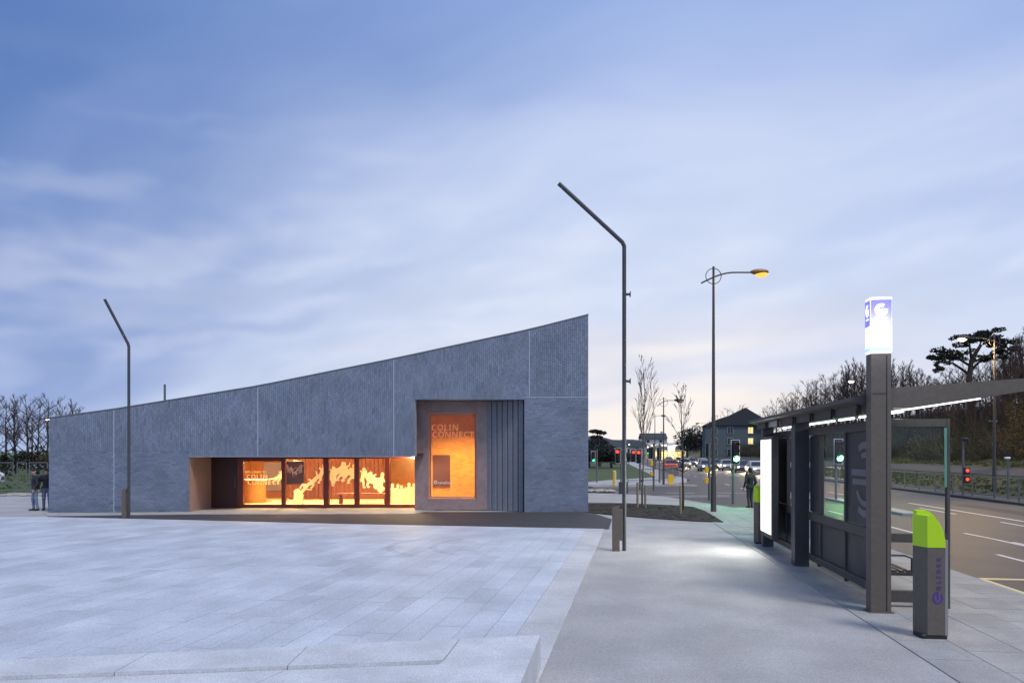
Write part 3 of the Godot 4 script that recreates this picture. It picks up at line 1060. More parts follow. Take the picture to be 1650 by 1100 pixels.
	part(win, "frame", null_frame(wl + 0.036, wr - 0.036, wb + 0.036, wt - 0.036, bz - 0.22, 0.05, 0.06), M.copper)
	mb = MB.new()
	mb.quad(Vector3(wl + 0.08, wb + 0.08, bz - 0.22), Vector3(wr - 0.08, wb + 0.08, bz - 0.22), Vector3(wr - 0.08, wt - 0.08, bz - 0.22), Vector3(wl + 0.08, wt - 0.08, bz - 0.22))
	var pw := part(win, "pane", mb, M.pane)
	var lz := bz - 0.205
	text(win, "lettering", "COLIN", 0.235, Vector3(bx.call(716), by.call(688.5), lz), Basis.from_scale(Vector3(1.06, 1, 1)), M.letter_faint, 0.0)
	text(win, "lettering", "CONNECT", 0.235, Vector3(bx.call(729), by.call(700), lz), Basis.from_scale(Vector3(1.06, 1, 1)), M.letter_faint, 0.0)
	for k in [[711.5, 690.5, 697.0, 0.082, 0.046, win, 0, M.letter_faint], [409.0, 770.0, 775.0, 0.060, 0.032, glazing[0], 1, M.letter_vinyl]]:
		for s in [-1.0, 1.0]:
			mb = MB.new()
			var cx: float = (gx.call(k[0]) if k[6] == 1 else bx.call(k[0])) + s * k[3]
			var y0: float = gy.call(k[2]) if k[6] == 1 else by.call(k[2])
			var y1: float = gy.call(k[1]) if k[6] == 1 else by.call(k[1])
			sheet(mb, rect(cx - k[4] * 0.5, y0, cx + k[4] * 0.5, y1), (gz + 0.009) if k[6] == 1 else lz - 0.003)
			part(k[5], "letter_link", mb, k[7])
	text(win, "lettering", "Translink", 0.10, Vector3(bx.call(714), by.call(778), lz), Basis(), M.letter_cream)
	for k in [[697.5, 790, 0.03], [717, 789.5, 0.03], [721, 790, 0.06], [724, 790, 0.04], [735, 790, 0.035], [739.5, 790.5, 0.035], [747.5, 790, 0.03], [740, 782, 0.08], [745, 782, 0.03]]:
		mb = MB.new()
		mb.box(Vector3(bx.call(k[0]), by.call(k[1]), lz), Vector3(k[2], 0.04, 0.002))
		part(win, "small_print", mb, M.lobby_timber)
	mb = MB.new()
	mb.prism(arc(Vector2(bx.call(700.5), by.call(777)), 0.03, 0.07, 20, 340), Vector3(0, 0, lz), Vector3.RIGHT, Vector3.UP, Vector3.BACK, 0.003)
	part(win, "emblem", mb, M.letter_cream)
	# concrete fins stepping out to the right
	mb = MB.new()
	mb.box(Vector3((R + sx.call(FX)) * 0.5, open_y * 0.5, -1.25), Vector3(sx.call(FX) - R + 0.5, open_y + 0.1, 0.2))
	part(o, "fin_wall", mb, M.fin)
	for k in 7:
		var f := (k + 0.5) / 7.0
		mb = MB.new()
		mb.cbox(Vector3(lerpf(R, sx.call(FX), f), open_y * 0.5, lerpf(-0.98, -0.30, f)), Vector3(0.19, open_y - 0.02, 0.14), 0.012, Basis(Vector3.UP, -0.55))
		part(o, "fin", mb, M.fin)
	mb = MB.new()
	mb.box(Vector3((L + sx.call(FX)) * 0.5, open_y + 0.06, -0.75), Vector3(sx.call(FX) - L + 0.3, 0.1, 0.7))
	part(o, "soffit", mb, M.fin)
	# the lobby
	mb = MB.new()
	mb.box(Vector3(sx.call(-6.0), 0.045, -4.75), Vector3(13.0, 0.04, 5.6))
	part(o, "floor", mb, M.lobby_floor)
	mb = MB.new()
	mb.box(Vector3(sx.call(-8.1), 2.65, -4.85), Vector3(9.0, 0.1, 5.75))
	mb.box(Vector3(sx.call(-1.8), 4.55, -2.7), Vector3(3.9, 0.1, 3.1))
	part(o, "ceiling", mb, M.lobby_ceiling)
	# brick lobby walls behind the tall window and at the back
	mb = MB.new()
	var pzw := -3.4
	mb.col = Color(0.75, 0.75, 0.75)
	mb.box(Vector3(sx.call(-1.7), 2.3, pzw - 0.1), Vector3(4.2, 4.7, 0.2))
	for r in 56:
		var off := 0.11 * (r % 2)
		for k in 13:
			mb.col = Color(1, 1, 1) * rng.randf_range(0.72, 1.1)
			mb.col.a = 1
			mb.box(Vector3(sx.call(-3.62 + off + k * 0.225), 0.14 + r * 0.075, pzw + 0.006), Vector3(0.215, 0.066, 0.012), Basis(), true)
	part(o, "lobby_brick_wall", mb, M.lobby_wall)
	mb = MB.new()
	mb.box(Vector3(sx.call(-8.4), 1.35, -7.5), Vector3(9.2, 2.6, 0.2))
	mb.box(Vector3(sx.call(-12.65), 1.35, -4.9), Vector3(0.2, 2.6, 5.3))
	part(o, "lobby_wall", mb, M.lobby_wall)
	mb = MB.new()
	mb.box(Vector3(sx.call(-3.80), 3.6, -2.7), Vector3(0.14, 2.0, 3.0))
	part(o, "lobby_partition", mb, M.lobby_wall)
	mb = MB.new()
	mb.box(Vector3(sx.call(0.3), 2.3, -2.6), Vector3(0.14, 4.6, 2.4))
	part(o, "lobby_partition", mb, M.lobby_wall)
	mb = MB.new()
	mb.cbox(Vector3(sx.call(-11.4), 1.08, -7.36), Vector3(1.0, 1.36, 0.05), 0.01)
	part(o, "notice_panel", mb, mat("lilac", Color(0.34, 0.30, 0.42), 0.6))
	var slats := MB.new()
	slats.box(Vector3(sx.call(-8.1), 1.0, -6.9), Vector3(4.6, 1.9, 0.8))
	var tim := part(o, "timber_screen", slats, M.lobby_timber)
	for k in 23:
		mb = MB.new()
		mb.box(Vector3(sx.call(-10.3 + k * 0.2), 1.02, -6.48), Vector3(0.15, 1.84, 0.03))
		part(tim, "slat", mb, M.lobby_timber)
	# red lift doors in the brick wall
	mb = MB.new()
	mb.box(Vector3(sx.call(-2.96), 1.45, pzw + 0.03), Vector3(0.72, 1.36, 0.04))
	var lift := part(o, "lift_door", mb, M.lift_red)
	mb = MB.new()
	mb.box(Vector3(sx.call(-2.92), 1.45, pzw + 0.052), Vector3(0.02, 1.34, 0.006))
	part(lift, "seam", mb, M.black)
	# lamps in the lobby
	for l in [[-10.9, 2.52, -4.2, 7.0], [-9.2, 2.52, -3.2, 7.0], [-7.4, 2.52, -4.4, 7.0], [-5.4, 2.52, -3.2, 7.0], [-4.6, 2.52, -5.0, 6.0], [-2.6, 4.42, -1.35, 14.0], [-1.5, 4.42, -1.35, 14.0]]:
		mb = MB.new()
		mb.ball(Vector3(), Vector3(0.06, 0.03, 0.06), 10, 6)
		var b := part(o, "ceiling_lamp", mb, M.lamp_lobby)
		b.position = Vector3(sx.call(l[0]), l[1], l[2])
		down_light(b, Color(1.0, 0.84, 0.54), l[3] * 3.4)
		if l[1] < 4.0: omni(b, Color(1.0, 0.80, 0.48), l[3] * 0.5, 0.05)
	mb = MB.new()
	mb.ball(Vector3(), Vector3(0.05, 0.03, 0.05), 10, 6)
	var sl := part(o, "soffit_lamp", mb, M.lamp_lobby)
	sl.position = Vector3(gx.call(666), 2.03, gz + 0.45)
	omni(sl, Color(1.0, 0.86, 0.58), 4.5, 0.04)
	mb = MB.new()
	mb.ball(Vector3(), Vector3(0.07, 0.05, 0.07), 10, 6)
	sl = part(o, "spot_lamp", mb, M.lamp_lobby)
	sl.position = Vector3(gx.call(444), 1.83, gz - 1.3)
	omni(sl, Color(1.0, 0.86, 0.6), 4.0, 0.05)
	mb = MB.new()
	mb.tube([Vector3(0, 0.05, 0), Vector3(0, 0.78, 0)], [0.008, 0.008], 6)
	part(sl, "rod", mb, M.black)
	# things standing in the lobby
	var bench := thing("lobby_bench", "low wooden bench seen behind the glazing of the lobby", "bench", Vector3(-6.3, 0.065, zf - 3.6))
	mb = MB.new()
	mb.cbox(Vector3(0, 0.42, 0), Vector3(2.3, 0.05, 0.42), 0.01)
	part(bench, "seat", mb, M.lobby_timber)
	for s in [-0.95, 0.95]:
		mb = MB.new()
		mb.cbox(Vector3(s, 0.195, 0), Vector3(0.09, 0.39, 0.36), 0.01)
		part(bench, "leg", mb, M.lobby_timber)
	var board := thing("display_board", "dark purple display board with pale dancing figures inside the lobby", "board", Vector3(-9.1, 0.065, zf - 3.0))
	mb = MB.new()
	mb.cbox(Vector3(0, 1.33, 0), Vector3(0.95, 0.98, 0.05), 0.008)
	part(board, "panel", mb, mat("board_purple", Color(0.06, 0.035, 0.085), 0.6))
	var figs := []
	for k in 5:
		figs.append_array(figure(Vector2(-0.36 + k * 0.18, 1.42 + 0.05 * sin(k * 2.0)), 0.38, rr.randf_range(-0.5, 0.7), rr))
	mb = MB.new()
	for q in merge(figs):
		for piece in Geometry2D.intersect_polygons(q, rect(-0.46, 0.86, 0.46, 1.8)):
			mb.prism(piece, Vector3(0, 0, 0.026), Vector3.RIGHT, Vector3.UP, Vector3.BACK, 0.002)
	part(board, "print", mb, mat("print_lilac", Color(0.5, 0.42, 0.5), 0.7))
	for s in [-0.4, 0.4]:
		mb = MB.new()
		mb.tube([Vector3(s, 0, 0), Vector3(s, 0.86, 0)], [0.02, 0.02])
		mb.box(Vector3(s, 0.01, 0), Vector3(0.06, 0.02, 0.4))
		part(board, "leg", mb, M.galvanised)
	var pod := thing("information_pod", "pale rounded information counter at the back of the lobby", "counter", Vector3(-11.3, 0.065, zf - 4.4))
	mb = MB.new()
	mb.tube([Vector3(0, 0, 0), Vector3(0, 0.95, 0)], [0.55, 0.55], 24)
	part(pod, "body", mb, M.lobby_wall)
	mb = MB.new()
	mb.tube([Vector3(0, 0.95, 0), Vector3(0, 1.0, 0)], [0.62, 0.62], 24)
	part(pod, "top", mb, M.letter_cream)

func null_frame(l: float, r: float, b: float, t: float, z: float, wd: float, depth: float) -> MB:
	var mb := MB.new()
	mb.box(Vector3(l + wd * 0.5, (b + t) * 0.5, z), Vector3(wd, t - b, depth))
	mb.box(Vector3(r - wd * 0.5, (b + t) * 0.5, z), Vector3(wd, t - b, depth))
	mb.box(Vector3((l + r) * 0.5, t - wd * 0.5, z), Vector3(r - l - wd * 2, wd, depth))
	mb.box(Vector3((l + r) * 0.5, b + wd * 0.5, z), Vector3(r - l - wd * 2, wd, depth))
	return mb

func omni(parent: Node, col: Color, power: float, size: float) -> void:
	var l := OmniLight3D.new()
	l.name = "light"
	l.light_color = col
	l.light_energy = power
	l.light_size = size
	l.omni_range = 40.0
	l.omni_attenuation = 2.0
	l.shadow_enabled = true
	parent.add_child(l, true)

func sheet(mb: MB, poly: PackedVector2Array, z: float) -> void:   # printed film, without thickness
	var t := Geometry2D.triangulate_polygon(poly)
	for i in range(0, t.size(), 3):
		var p := poly[t[i]]
		var q := poly[t[i + 1]]
		var r := poly[t[i + 2]]
		if (q - p).cross(r - p) < 0: mb.tri(Vector3(p.x, p.y, z), Vector3(r.x, r.y, z), Vector3(q.x, q.y, z))
		else: mb.tri(Vector3(p.x, p.y, z), Vector3(q.x, q.y, z), Vector3(r.x, r.y, z))

func down_light(parent: Node, col: Color, power: float) -> void:
	var s := SpotLight3D.new()
	s.name = "light"
	s.light_color = col
	s.light_energy = power
	s.light_size = 0.06
	s.spot_range = 30.0
	s.spot_attenuation = 2.0
	s.spot_angle = 58.0
	s.spot_angle_attenuation = 0.7
	s.shadow_enabled = true
	parent.add_child(s, true)
	s.basis = Basis.looking_at(Vector3.DOWN, Vector3.FORWARD)
	s.position = Vector3(0, -0.02, 0)

func capsule(a: Vector2, b: Vector2, ra: float, rb: float) -> PackedVector2Array:
	var p := PackedVector2Array()
	var d := (b - a).angle()
	for i in 8: p.append(a + Vector2.from_angle(d + PI * 0.5 + PI * i / 7.0) * ra)
	for i in 8: p.append(b + Vector2.from_angle(d - PI * 0.5 + PI * i / 7.0) * rb)
	return p

func figure(c: Vector2, h: float, lean: float, r: RandomNumberGenerator) -> Array:   # a leaping figure in outline
	var up := Vector2(sin(lean), cos(lean))
	var side := Vector2(up.y, -up.x)
	var hip := c - up * h * 0.10
	var neck := c + up * h * 0.24
	var head := c + up * h * 0.43
	var out := [capsule(hip, neck, h * 0.095, h * 0.115), capsule(head - up * h * 0.02, head + up * h * 0.03, h * 0.088, h * 0.092)]
	for s in [-1.0, 1.0]:
		var knee: Vector2 = hip - up * h * r.randf_range(0.12, 0.26) + side * s * h * r.randf_range(0.05, 0.24)
		var foot: Vector2 = knee - up * h * r.randf_range(0.08, 0.24) - side * h * r.randf_range(-0.1, 0.2)
		out.append(capsule(hip, knee, h * 0.08, h * 0.058))
		out.append(capsule(knee, foot, h * 0.058, h * 0.036))
		out.append(capsule(foot, foot + side * h * 0.09, h * 0.045, h * 0.03))
		var elbow: Vector2 = neck + side * s * h * r.randf_range(0.14, 0.24) + up * h * r.randf_range(-0.15, 0.1)
		var hand: Vector2 = elbow + side * s * h * r.randf_range(0.0, 0.2) + up * h * r.randf_range(-0.15, 0.2)
		out.append(capsule(neck, elbow, h * 0.055, h * 0.042))
		out.append(capsule(elbow, hand, h * 0.042, h * 0.028))
	return out

func merge(polys: Array) -> Array:
	var out := []
	for p in polys:
		var cur: PackedVector2Array = p
		var keep := []
		for q in out:
			var m := Geometry2D.merge_polygons(cur, q)
			var outer := []
			for a in m:
				if not Geometry2D.is_polygon_clockwise(a): outer.append(a)
			if outer.size() == 1: cur = outer[0]
			else: keep.append(q)
		keep.append(cur)
		out = keep
	return out


# ---------------------------------------------------------------- far buildings
func house(label: String, at: Vector3, turn: float, w: float, d: float, h: float, ridge: float, lit: int) -> void:
	var o := thing("house", label, "house", at, turn, "small far houses under the hills")
	var mb := MB.new()
	mb.box(Vector3(0, h * 0.5, 0), Vector3(w, h, d))
	part(o, "wall", mb, M.house_wall)
	mb = MB.new()
	mb.prism(PackedVector2Array([Vector2(-d * 0.56, h), Vector2(d * 0.56, h), Vector2(0, h + ridge)]), Vector3(-w * 0.52, 0, 0), Vector3.BACK, Vector3.UP, Vector3.LEFT, -w * 1.04)
	var roof := part(o, "roof", mb, M.roof_tile)
	mb = MB.new()
	mb.box(Vector3(w * 0.35, h + ridge + 0.2, 0), Vector3(0.8, 1.2, 0.6))
	part(roof, "chimney", mb, M.house_wall)
	for k in 2:
		for r in 2:
			mb = MB.new()
			mb.box(Vector3((k - 0.5) * w * 0.5, h * (0.27 + r * 0.45), d * 0.5 + 0.02), Vector3(1.2, 1.1, 0.06))
			part(o, "window", mb, M.window_lit if (lit >> (k * 2 + r)) & 1 else M.window_dark)

func build_far() -> void:
	# the flats behind the traffic signals
	var ap := thing("apartment_building", "grey block of flats with a pitched roof and three lit windows", "building", Vector3(49.0, 0.4, -152.0), -0.20)
	var mb := MB.new()
	mb.box(Vector3(-1.6, 3.9, 0), Vector3(8.8, 7.8, 10))
	mb.box(Vector3(4.3, 4.4, -1), Vector3(5.0, 8.8, 11))
	part(ap, "wall", mb, M.render_wall)
	mb = MB.new()
	mb.prism(PackedVector2Array([Vector2(-6.6, 7.8), Vector2(7.9, 7.8), Vector2(5.2, 9.7), Vector2(2.2, 11.6), Vector2(-1.2, 9.9), Vector2(-5.0, 8.6)]), Vector3(0, 0, -5.6), Vector3.RIGHT, Vector3.UP, Vector3.BACK, 10.9)
	part(ap, "roof", mb, M.roof_tile)
	for r in 3:
		for c in 3:
			var lit := c == 2
			var cx: float = [-4.2, -0.9, 3.3][c]
			var zf: float = 4.53 if lit else 5.03
			var win := part(ap, "window", null_frame(cx - 0.62, cx + 0.62, 1.3 + r * 2.35, 2.75 + r * 2.35, zf, 0.09, 0.12), M.white if lit else M.grey_panel)
			mb = MB.new()
			mb.box(Vector3(cx, 2.02 + r * 2.35, zf - 0.02), Vector3(1.06, 1.27, 0.03))
			part(win, "window_glass", mb, M.window_lit if lit else M.window_dark)
			mb = MB.new()
			mb.box(Vector3(cx, 2.02 + r * 2.35, zf + 0.01), Vector3(0.07, 1.27, 0.05))
			part(win, "bar", mb, M.white if lit else M.grey_panel)
	# houses under the hills
	var hs := [["grey gabled house on the skyline, highest of the far houses", 1052, 742, 300, 11, 0], ["pale far house low beside the road end", 1062, 733, 330, 9, 4], ["far house with one lit window left of the pale gable", 1020, 734, 290, 10, 2],
		["far house half behind the round dark trees", 992, 733, 280, 10, 8], ["long low far house above the red signals", 1005, 731, 340, 13, 1], ["far house right of the filling station sign", 1118, 736, 290, 10, 1]]
	for k in hs.size():
		var a: Array = hs[k]
		var at := P(a[1], 730, a[3])
		at.y = -0.2 + (4.6 if k == 0 else 1.0)
		house(a[0], at, 0.35 * sin(k * 2.3), a[4], 7.0, 4.2, 2.4, a[5])
	# the filling station down the road
	var fs := thing("filling_station", "brightly lit filling station canopy far down the road", "filling station", Vector3(48.0, 0, -208.0), -0.15)
	mb = MB.new()
	mb.box(Vector3(0, 4.9, 0), Vector3(13, 0.6, 7))
	part(fs, "canopy", mb, M.white)
	for k in 4:
		mb = MB.new()
		mb.box(Vector3(-4.8 + k * 3.2, 4.57, 0), Vector3(1.2, 0.06, 4.0))
		part(fs, "canopy_light", mb, M.lamp_warm)
		mb = MB.new()
		mb.box(Vector3(-4.8 + k * 3.2, 2.3, -1), Vector3(0.3, 4.5, 0.3))
		part(fs, "column", mb, M.white)
	mb = MB.new()
	mb.box(Vector3(-1, 1.6, -7), Vector3(12, 3.2, 5))
	part(fs, "shop", mb, M.house_wall)
	mb = MB.new()
	mb.box(Vector3(-1, 1.5, -4.46), Vector3(10, 2.2, 0.06))
	part(fs, "shop_window_a", mb, M.window_lit).name = "shop_window"
	var ar := Node3D.new()
	ar.name = "lamp_source"
	fs.add_child(ar)
	ar.position = Vector3(0, 4.3, 0)
	omni(ar, Color(1.0, 0.85, 0.6), 40.0, 2.0)
	var pyl := thing("price_sign", "tall glowing white and yellow roadside sign far down the road", "sign", Vector3(46.5, 0, -200.0))
	mb = MB.new()
	mb.cbox(Vector3(0, 2.3, 0), Vector3(1.9, 4.6, 0.4), 0.04)
	part(pyl, "body", mb, M.white)
	for k in [[3.75, 1.3, "sign_white"], [2.35, 1.2, "sign_green"], [1.0, 1.2, "sign_green"]]:
		mb = MB.new()
		mb.box(Vector3(0, k[0], 0.21), Vector3(1.7, k[1], 0.03))
		part(pyl, "sign_face", mb, M[k[2]])


# ---------------------------------------------------------------- trees
func bare_tree(sd: int, h: float, spread: float, up: float, trunk_r: float, n1: int, n2: int, n3: int, start := 0.25, wild := 1.0) -> Array:
	var r := RandomNumberGenerator.new()
	r.seed = sd
	var tr := MB.new()
	var tw := MB.new()
	var pts := []
	var rad := []
	var off := Vector3()
	for k in 8:
		var f := k / 7.0
		pts.append(Vector3(off.x, f * h * 0.93, off.z))
		rad.append(lerpf(trunk_r, trunk_r * 0.10, pow(f, 0.8)))
		off += Vector3(r.randf_range(-1, 1), 0, r.randf_range(-1, 1)) * h * 0.012
	tr.tube(pts, rad, 7)
	var at := func(f: float) -> Vector3:
		var g := clampf(f / 0.93 * 7.0, 0.0, 6.99)
		return (pts[int(g)] as Vector3).lerp(pts[int(g) + 1], g - int(g))
	for i in n1:
		var f := lerpf(start, 0.90, (i + r.randf()) / n1)
		var a := i * 2.4 + r.randf_range(-0.5, 0.5)
		var out := Vector3(cos(a), 0, sin(a))
		var ln := h * spread * (1.15 - f) * r.randf_range(0.75, 1.2)
		var p0: Vector3 = at.call(f)
		var d := (out + Vector3.UP * up * r.randf_range(0.75, 1.25)).normalized()
		var b := [p0]
		for k in 4:
			d = (d + Vector3(r.randf_range(-1, 1), r.randf_range(-0.3, 0.9), r.randf_range(-1, 1)) * 0.22 * wild).normalized()
			b.append(b[-1] + d * ln * 0.25)
		var br: float = trunk_r * lerpf(0.42, 0.16, f)
		tr.tube(b, [br, br * 0.8, br * 0.6, br * 0.42, br * 0.2], 5, false)
		for j in n2:
			var g := r.randf_range(0.25, 1.0) * 3.99
			var q0: Vector3 = (b[int(g)] as Vector3).lerp(b[int(g) + 1], g - int(g))
			var bd: Vector3 = (b[int(g) + 1] - b[int(g)]).normalized()
			var d2 := (bd + Vector3(r.randf_range(-1, 1), r.randf_range(-0.2, 0.9) * (0.6 + up * 0.3), r.randf_range(-1, 1)) * 0.85 * wild).normalized()
			var l2 := ln * r.randf_range(0.28, 0.55)
			var q := [q0, q0 + d2 * l2 * 0.5]
			d2 = (d2 + Vector3(r.randf_range(-1, 1), r.randf_range(0, 0.8), r.randf_range(-1, 1)) * 0.3).normalized()
			q.append(q[1] + d2 * l2 * 0.5)
			tw.tube(q, [br * 0.34, br * 0.24, 0.006], 4, false)
			for m in n3:
				var e := r.randf_range(0.2, 1.0) * 1.99
				var s0: Vector3 = (q[int(e)] as Vector3).lerp(q[int(e) + 1], e - int(e))
				var d3 := (d2 + Vector3(r.randf_range(-1, 1), r.randf_range(-0.4, 0.9), r.randf_range(-1, 1)) * 0.9 * wild).normalized()
				var l3 := l2 * r.randf_range(0.3, 0.7)
				var bend := Vector3(r.randf_range(-1, 1), r.randf_range(0, 0.8), r.randf_range(-1, 1)) * l3 * 0.12
				tw.tube([s0, s0 + d3 * l3 * 0.5 + bend, s0 + d3 * l3], [maxf(br * 0.13, 0.007), 0.007, 0.004], 3, false)
	return [tr.mesh(), tw.mesh()]

func plant_tree(called: String, label: String, meshes: Array, at: Vector3, turn: float, grow: float, group: String, m1: Material, m2: Material) -> Node3D:
	var o := thing(called, label, "tree", at, turn, group)
	o.scale = Vector3.ONE * grow
	part(o, "trunk", meshes[0], m1)
	part(o, "crown", meshes[1], m2)
	return o

func leaf_clump(mb: MB, r: RandomNumberGenerator, c: Vector3, rad: Vector3, n: int, leaf: float, base: Color) -> void:
	for k in n:
		var d := Vector3(r.randf_range(-1, 1), r.randf_range(-1, 1), r.randf_range(-1, 1))
		if d.length() > 1.0 or d.length() < 0.1: continue
		d = d.normalized() * pow(d.length(), 0.4)
		var p := c + d * rad
		var a := Vector3(r.randf_range(-1, 1), r.randf_range(-0.6, 1), r.randf_range(-1, 1)).normalized()
		var b := a.cross(Vector3(r.randf_range(-1, 1), r.randf_range(-1, 1), r.randf_range(-1, 1))).normalized()
		var l := leaf * r.randf_range(0.6, 1.4)
		mb.col = base * r.randf_range(0.6, 1.4)
		mb.col.a = 1
		mb.tri(p - b * l * 0.4, p + b * l * 0.4, p + a * l)
		mb.tri(p - a.cross(b) * l * 0.4, p + a.cross(b) * l * 0.4, p + a * l * 0.8)

func build_bank() -> void:
	# bramble and undergrowth over the bank, and the rough grass at its foot: nobody could count it
	var r := RandomNumberGenerator.new()
	r.seed = 5
	var mb := MB.new()
	for k in 46:
		var a := r.randf() * TAU
		var p0 := Vector3(cos(a), 0, sin(a)) * r.randf_range(0, 0.5)
		var d := Vector3(cos(a) * r.randf_range(0.2, 1.0), r.randf_range(0.5, 1.5), sin(a) * r.randf_range(0.2, 1.0))
		mb.tube([p0, p0 + d * 0.5, p0 + d * 0.9 + Vector3(0, -0.1, 0) + Vector3(r.randf_range(-1, 1), 0, r.randf_range(-1, 1)) * 0.2], [0.018, 0.012, 0.005], 3, false)
	for k in 40:
		var p := Vector3(r.randf_range(-0.9, 0.9), r.randf_range(0.05, 1.0), r.randf_range(-0.9, 0.9))
		var a := Vector3(r.randf_range(-1, 1), r.randf_range(-1, 1), r.randf_range(-1, 1)).normalized() * 0.10
		var b := a.cross(Vector3.UP + a * 3.0).normalized() * 0.05
		mb.tri(p - b, p + b, p + a)
	var shrub := mb.mesh()
	var mm := MultiMesh.new()
	mm.transform_format = MultiMesh.TRANSFORM_3D
	mm.use_colors = true
	mm.mesh = shrub
	mm.instance_count = 2600
	for k in 2600:
		var s := r.randf_range(-10.0, 190.0)
		var t := 27.0 + 34.0 * pow(r.randf(), 1.3)
		var g := r.randf_range(0.8, 1.9)
		mm.set_instance_transform(k, Transform3D(Basis(Vector3.UP, r.randf() * TAU).scaled(Vector3(g, g * r.randf_range(0.7, 1.2), g)), ST(s, t, bank_h(t) - 0.1)))
		var c := Color(0.046, 0.036, 0.028).lerp(Color(0.045, 0.054, 0.024), r.randf()) * r.randf_range(0.7, 1.3)
		c.a = 1
		mm.set_instance_color(k, c)
	var mi := MultiMeshInstance3D.new()
	mi.name = "undergrowth"
	mi.multimesh = mm
	mi.material_override = mat("bramble", Color(1, 1, 1), 0.95, 0, true)
	add_child(mi)
	tag(mi, "brown bramble undergrowth covering the bank under the trees", "undergrowth")
	mi.set_meta("kind", "stuff")
	# grass tufts
	mb = MB.new()
	for k in 16:
		var a := r.randf() * TAU
		var p := Vector3(cos(a), 0, sin(a)) * r.randf_range(0, 0.22)
		var w := Vector3(-sin(a), 0, cos(a)) * 0.018
		mb.tri(p - w, p + w, p + Vector3(cos(a) * 0.1, r.randf_range(0.12, 0.26), sin(a) * 0.1))
	mm = MultiMesh.new()
	mm.transform_format = MultiMesh.TRANSFORM_3D
	mm.use_colors = true
	mm.mesh = mb.mesh()
	mm.instance_count = 9000
	for k in 9000:
		var at: Vector3
		if k < 5600:
			var s := r.randf_range(14.0, 90.0)
			var t := r.randf_range(20.3, 29.5)
			while t > 23.4 and t < 25.4: t = r.randf_range(20.3, 29.5)
			at = ST(s, t, bank_h(t))
		elif k < 7800: at = Vector3(r.randf_range(-20, 5), 0.02, -r.randf_range(51.5, 90))
		else: at = Vector3(r.randf_range(-46, -18), 0.03, -r.randf_range(36, 80))
		mm.set_instance_transform(k, Transform3D(Basis(Vector3.UP, r.randf() * TAU).scaled(Vector3.ONE * r.randf_range(0.45, 0.9)), at))
		var c := Color(0.05, 0.078, 0.02).lerp(Color(0.075, 0.07, 0.028), r.randf() * (0.9 if k < 5600 else 0.35)) * r.randf_range(0.7, 1.25)
		c.a = 1
		mm.set_instance_color(k, c)
	mi = MultiMeshInstance3D.new()
	mi.name = "grass"
	mi.multimesh = mm
	mi.material_override = mat("blade", Color(1, 1, 1), 0.9, 0, true)
	add_child(mi)
	tag(mi, "rough green grass on the verge and the lawns", "grass")
	mi.set_meta("kind", "stuff")

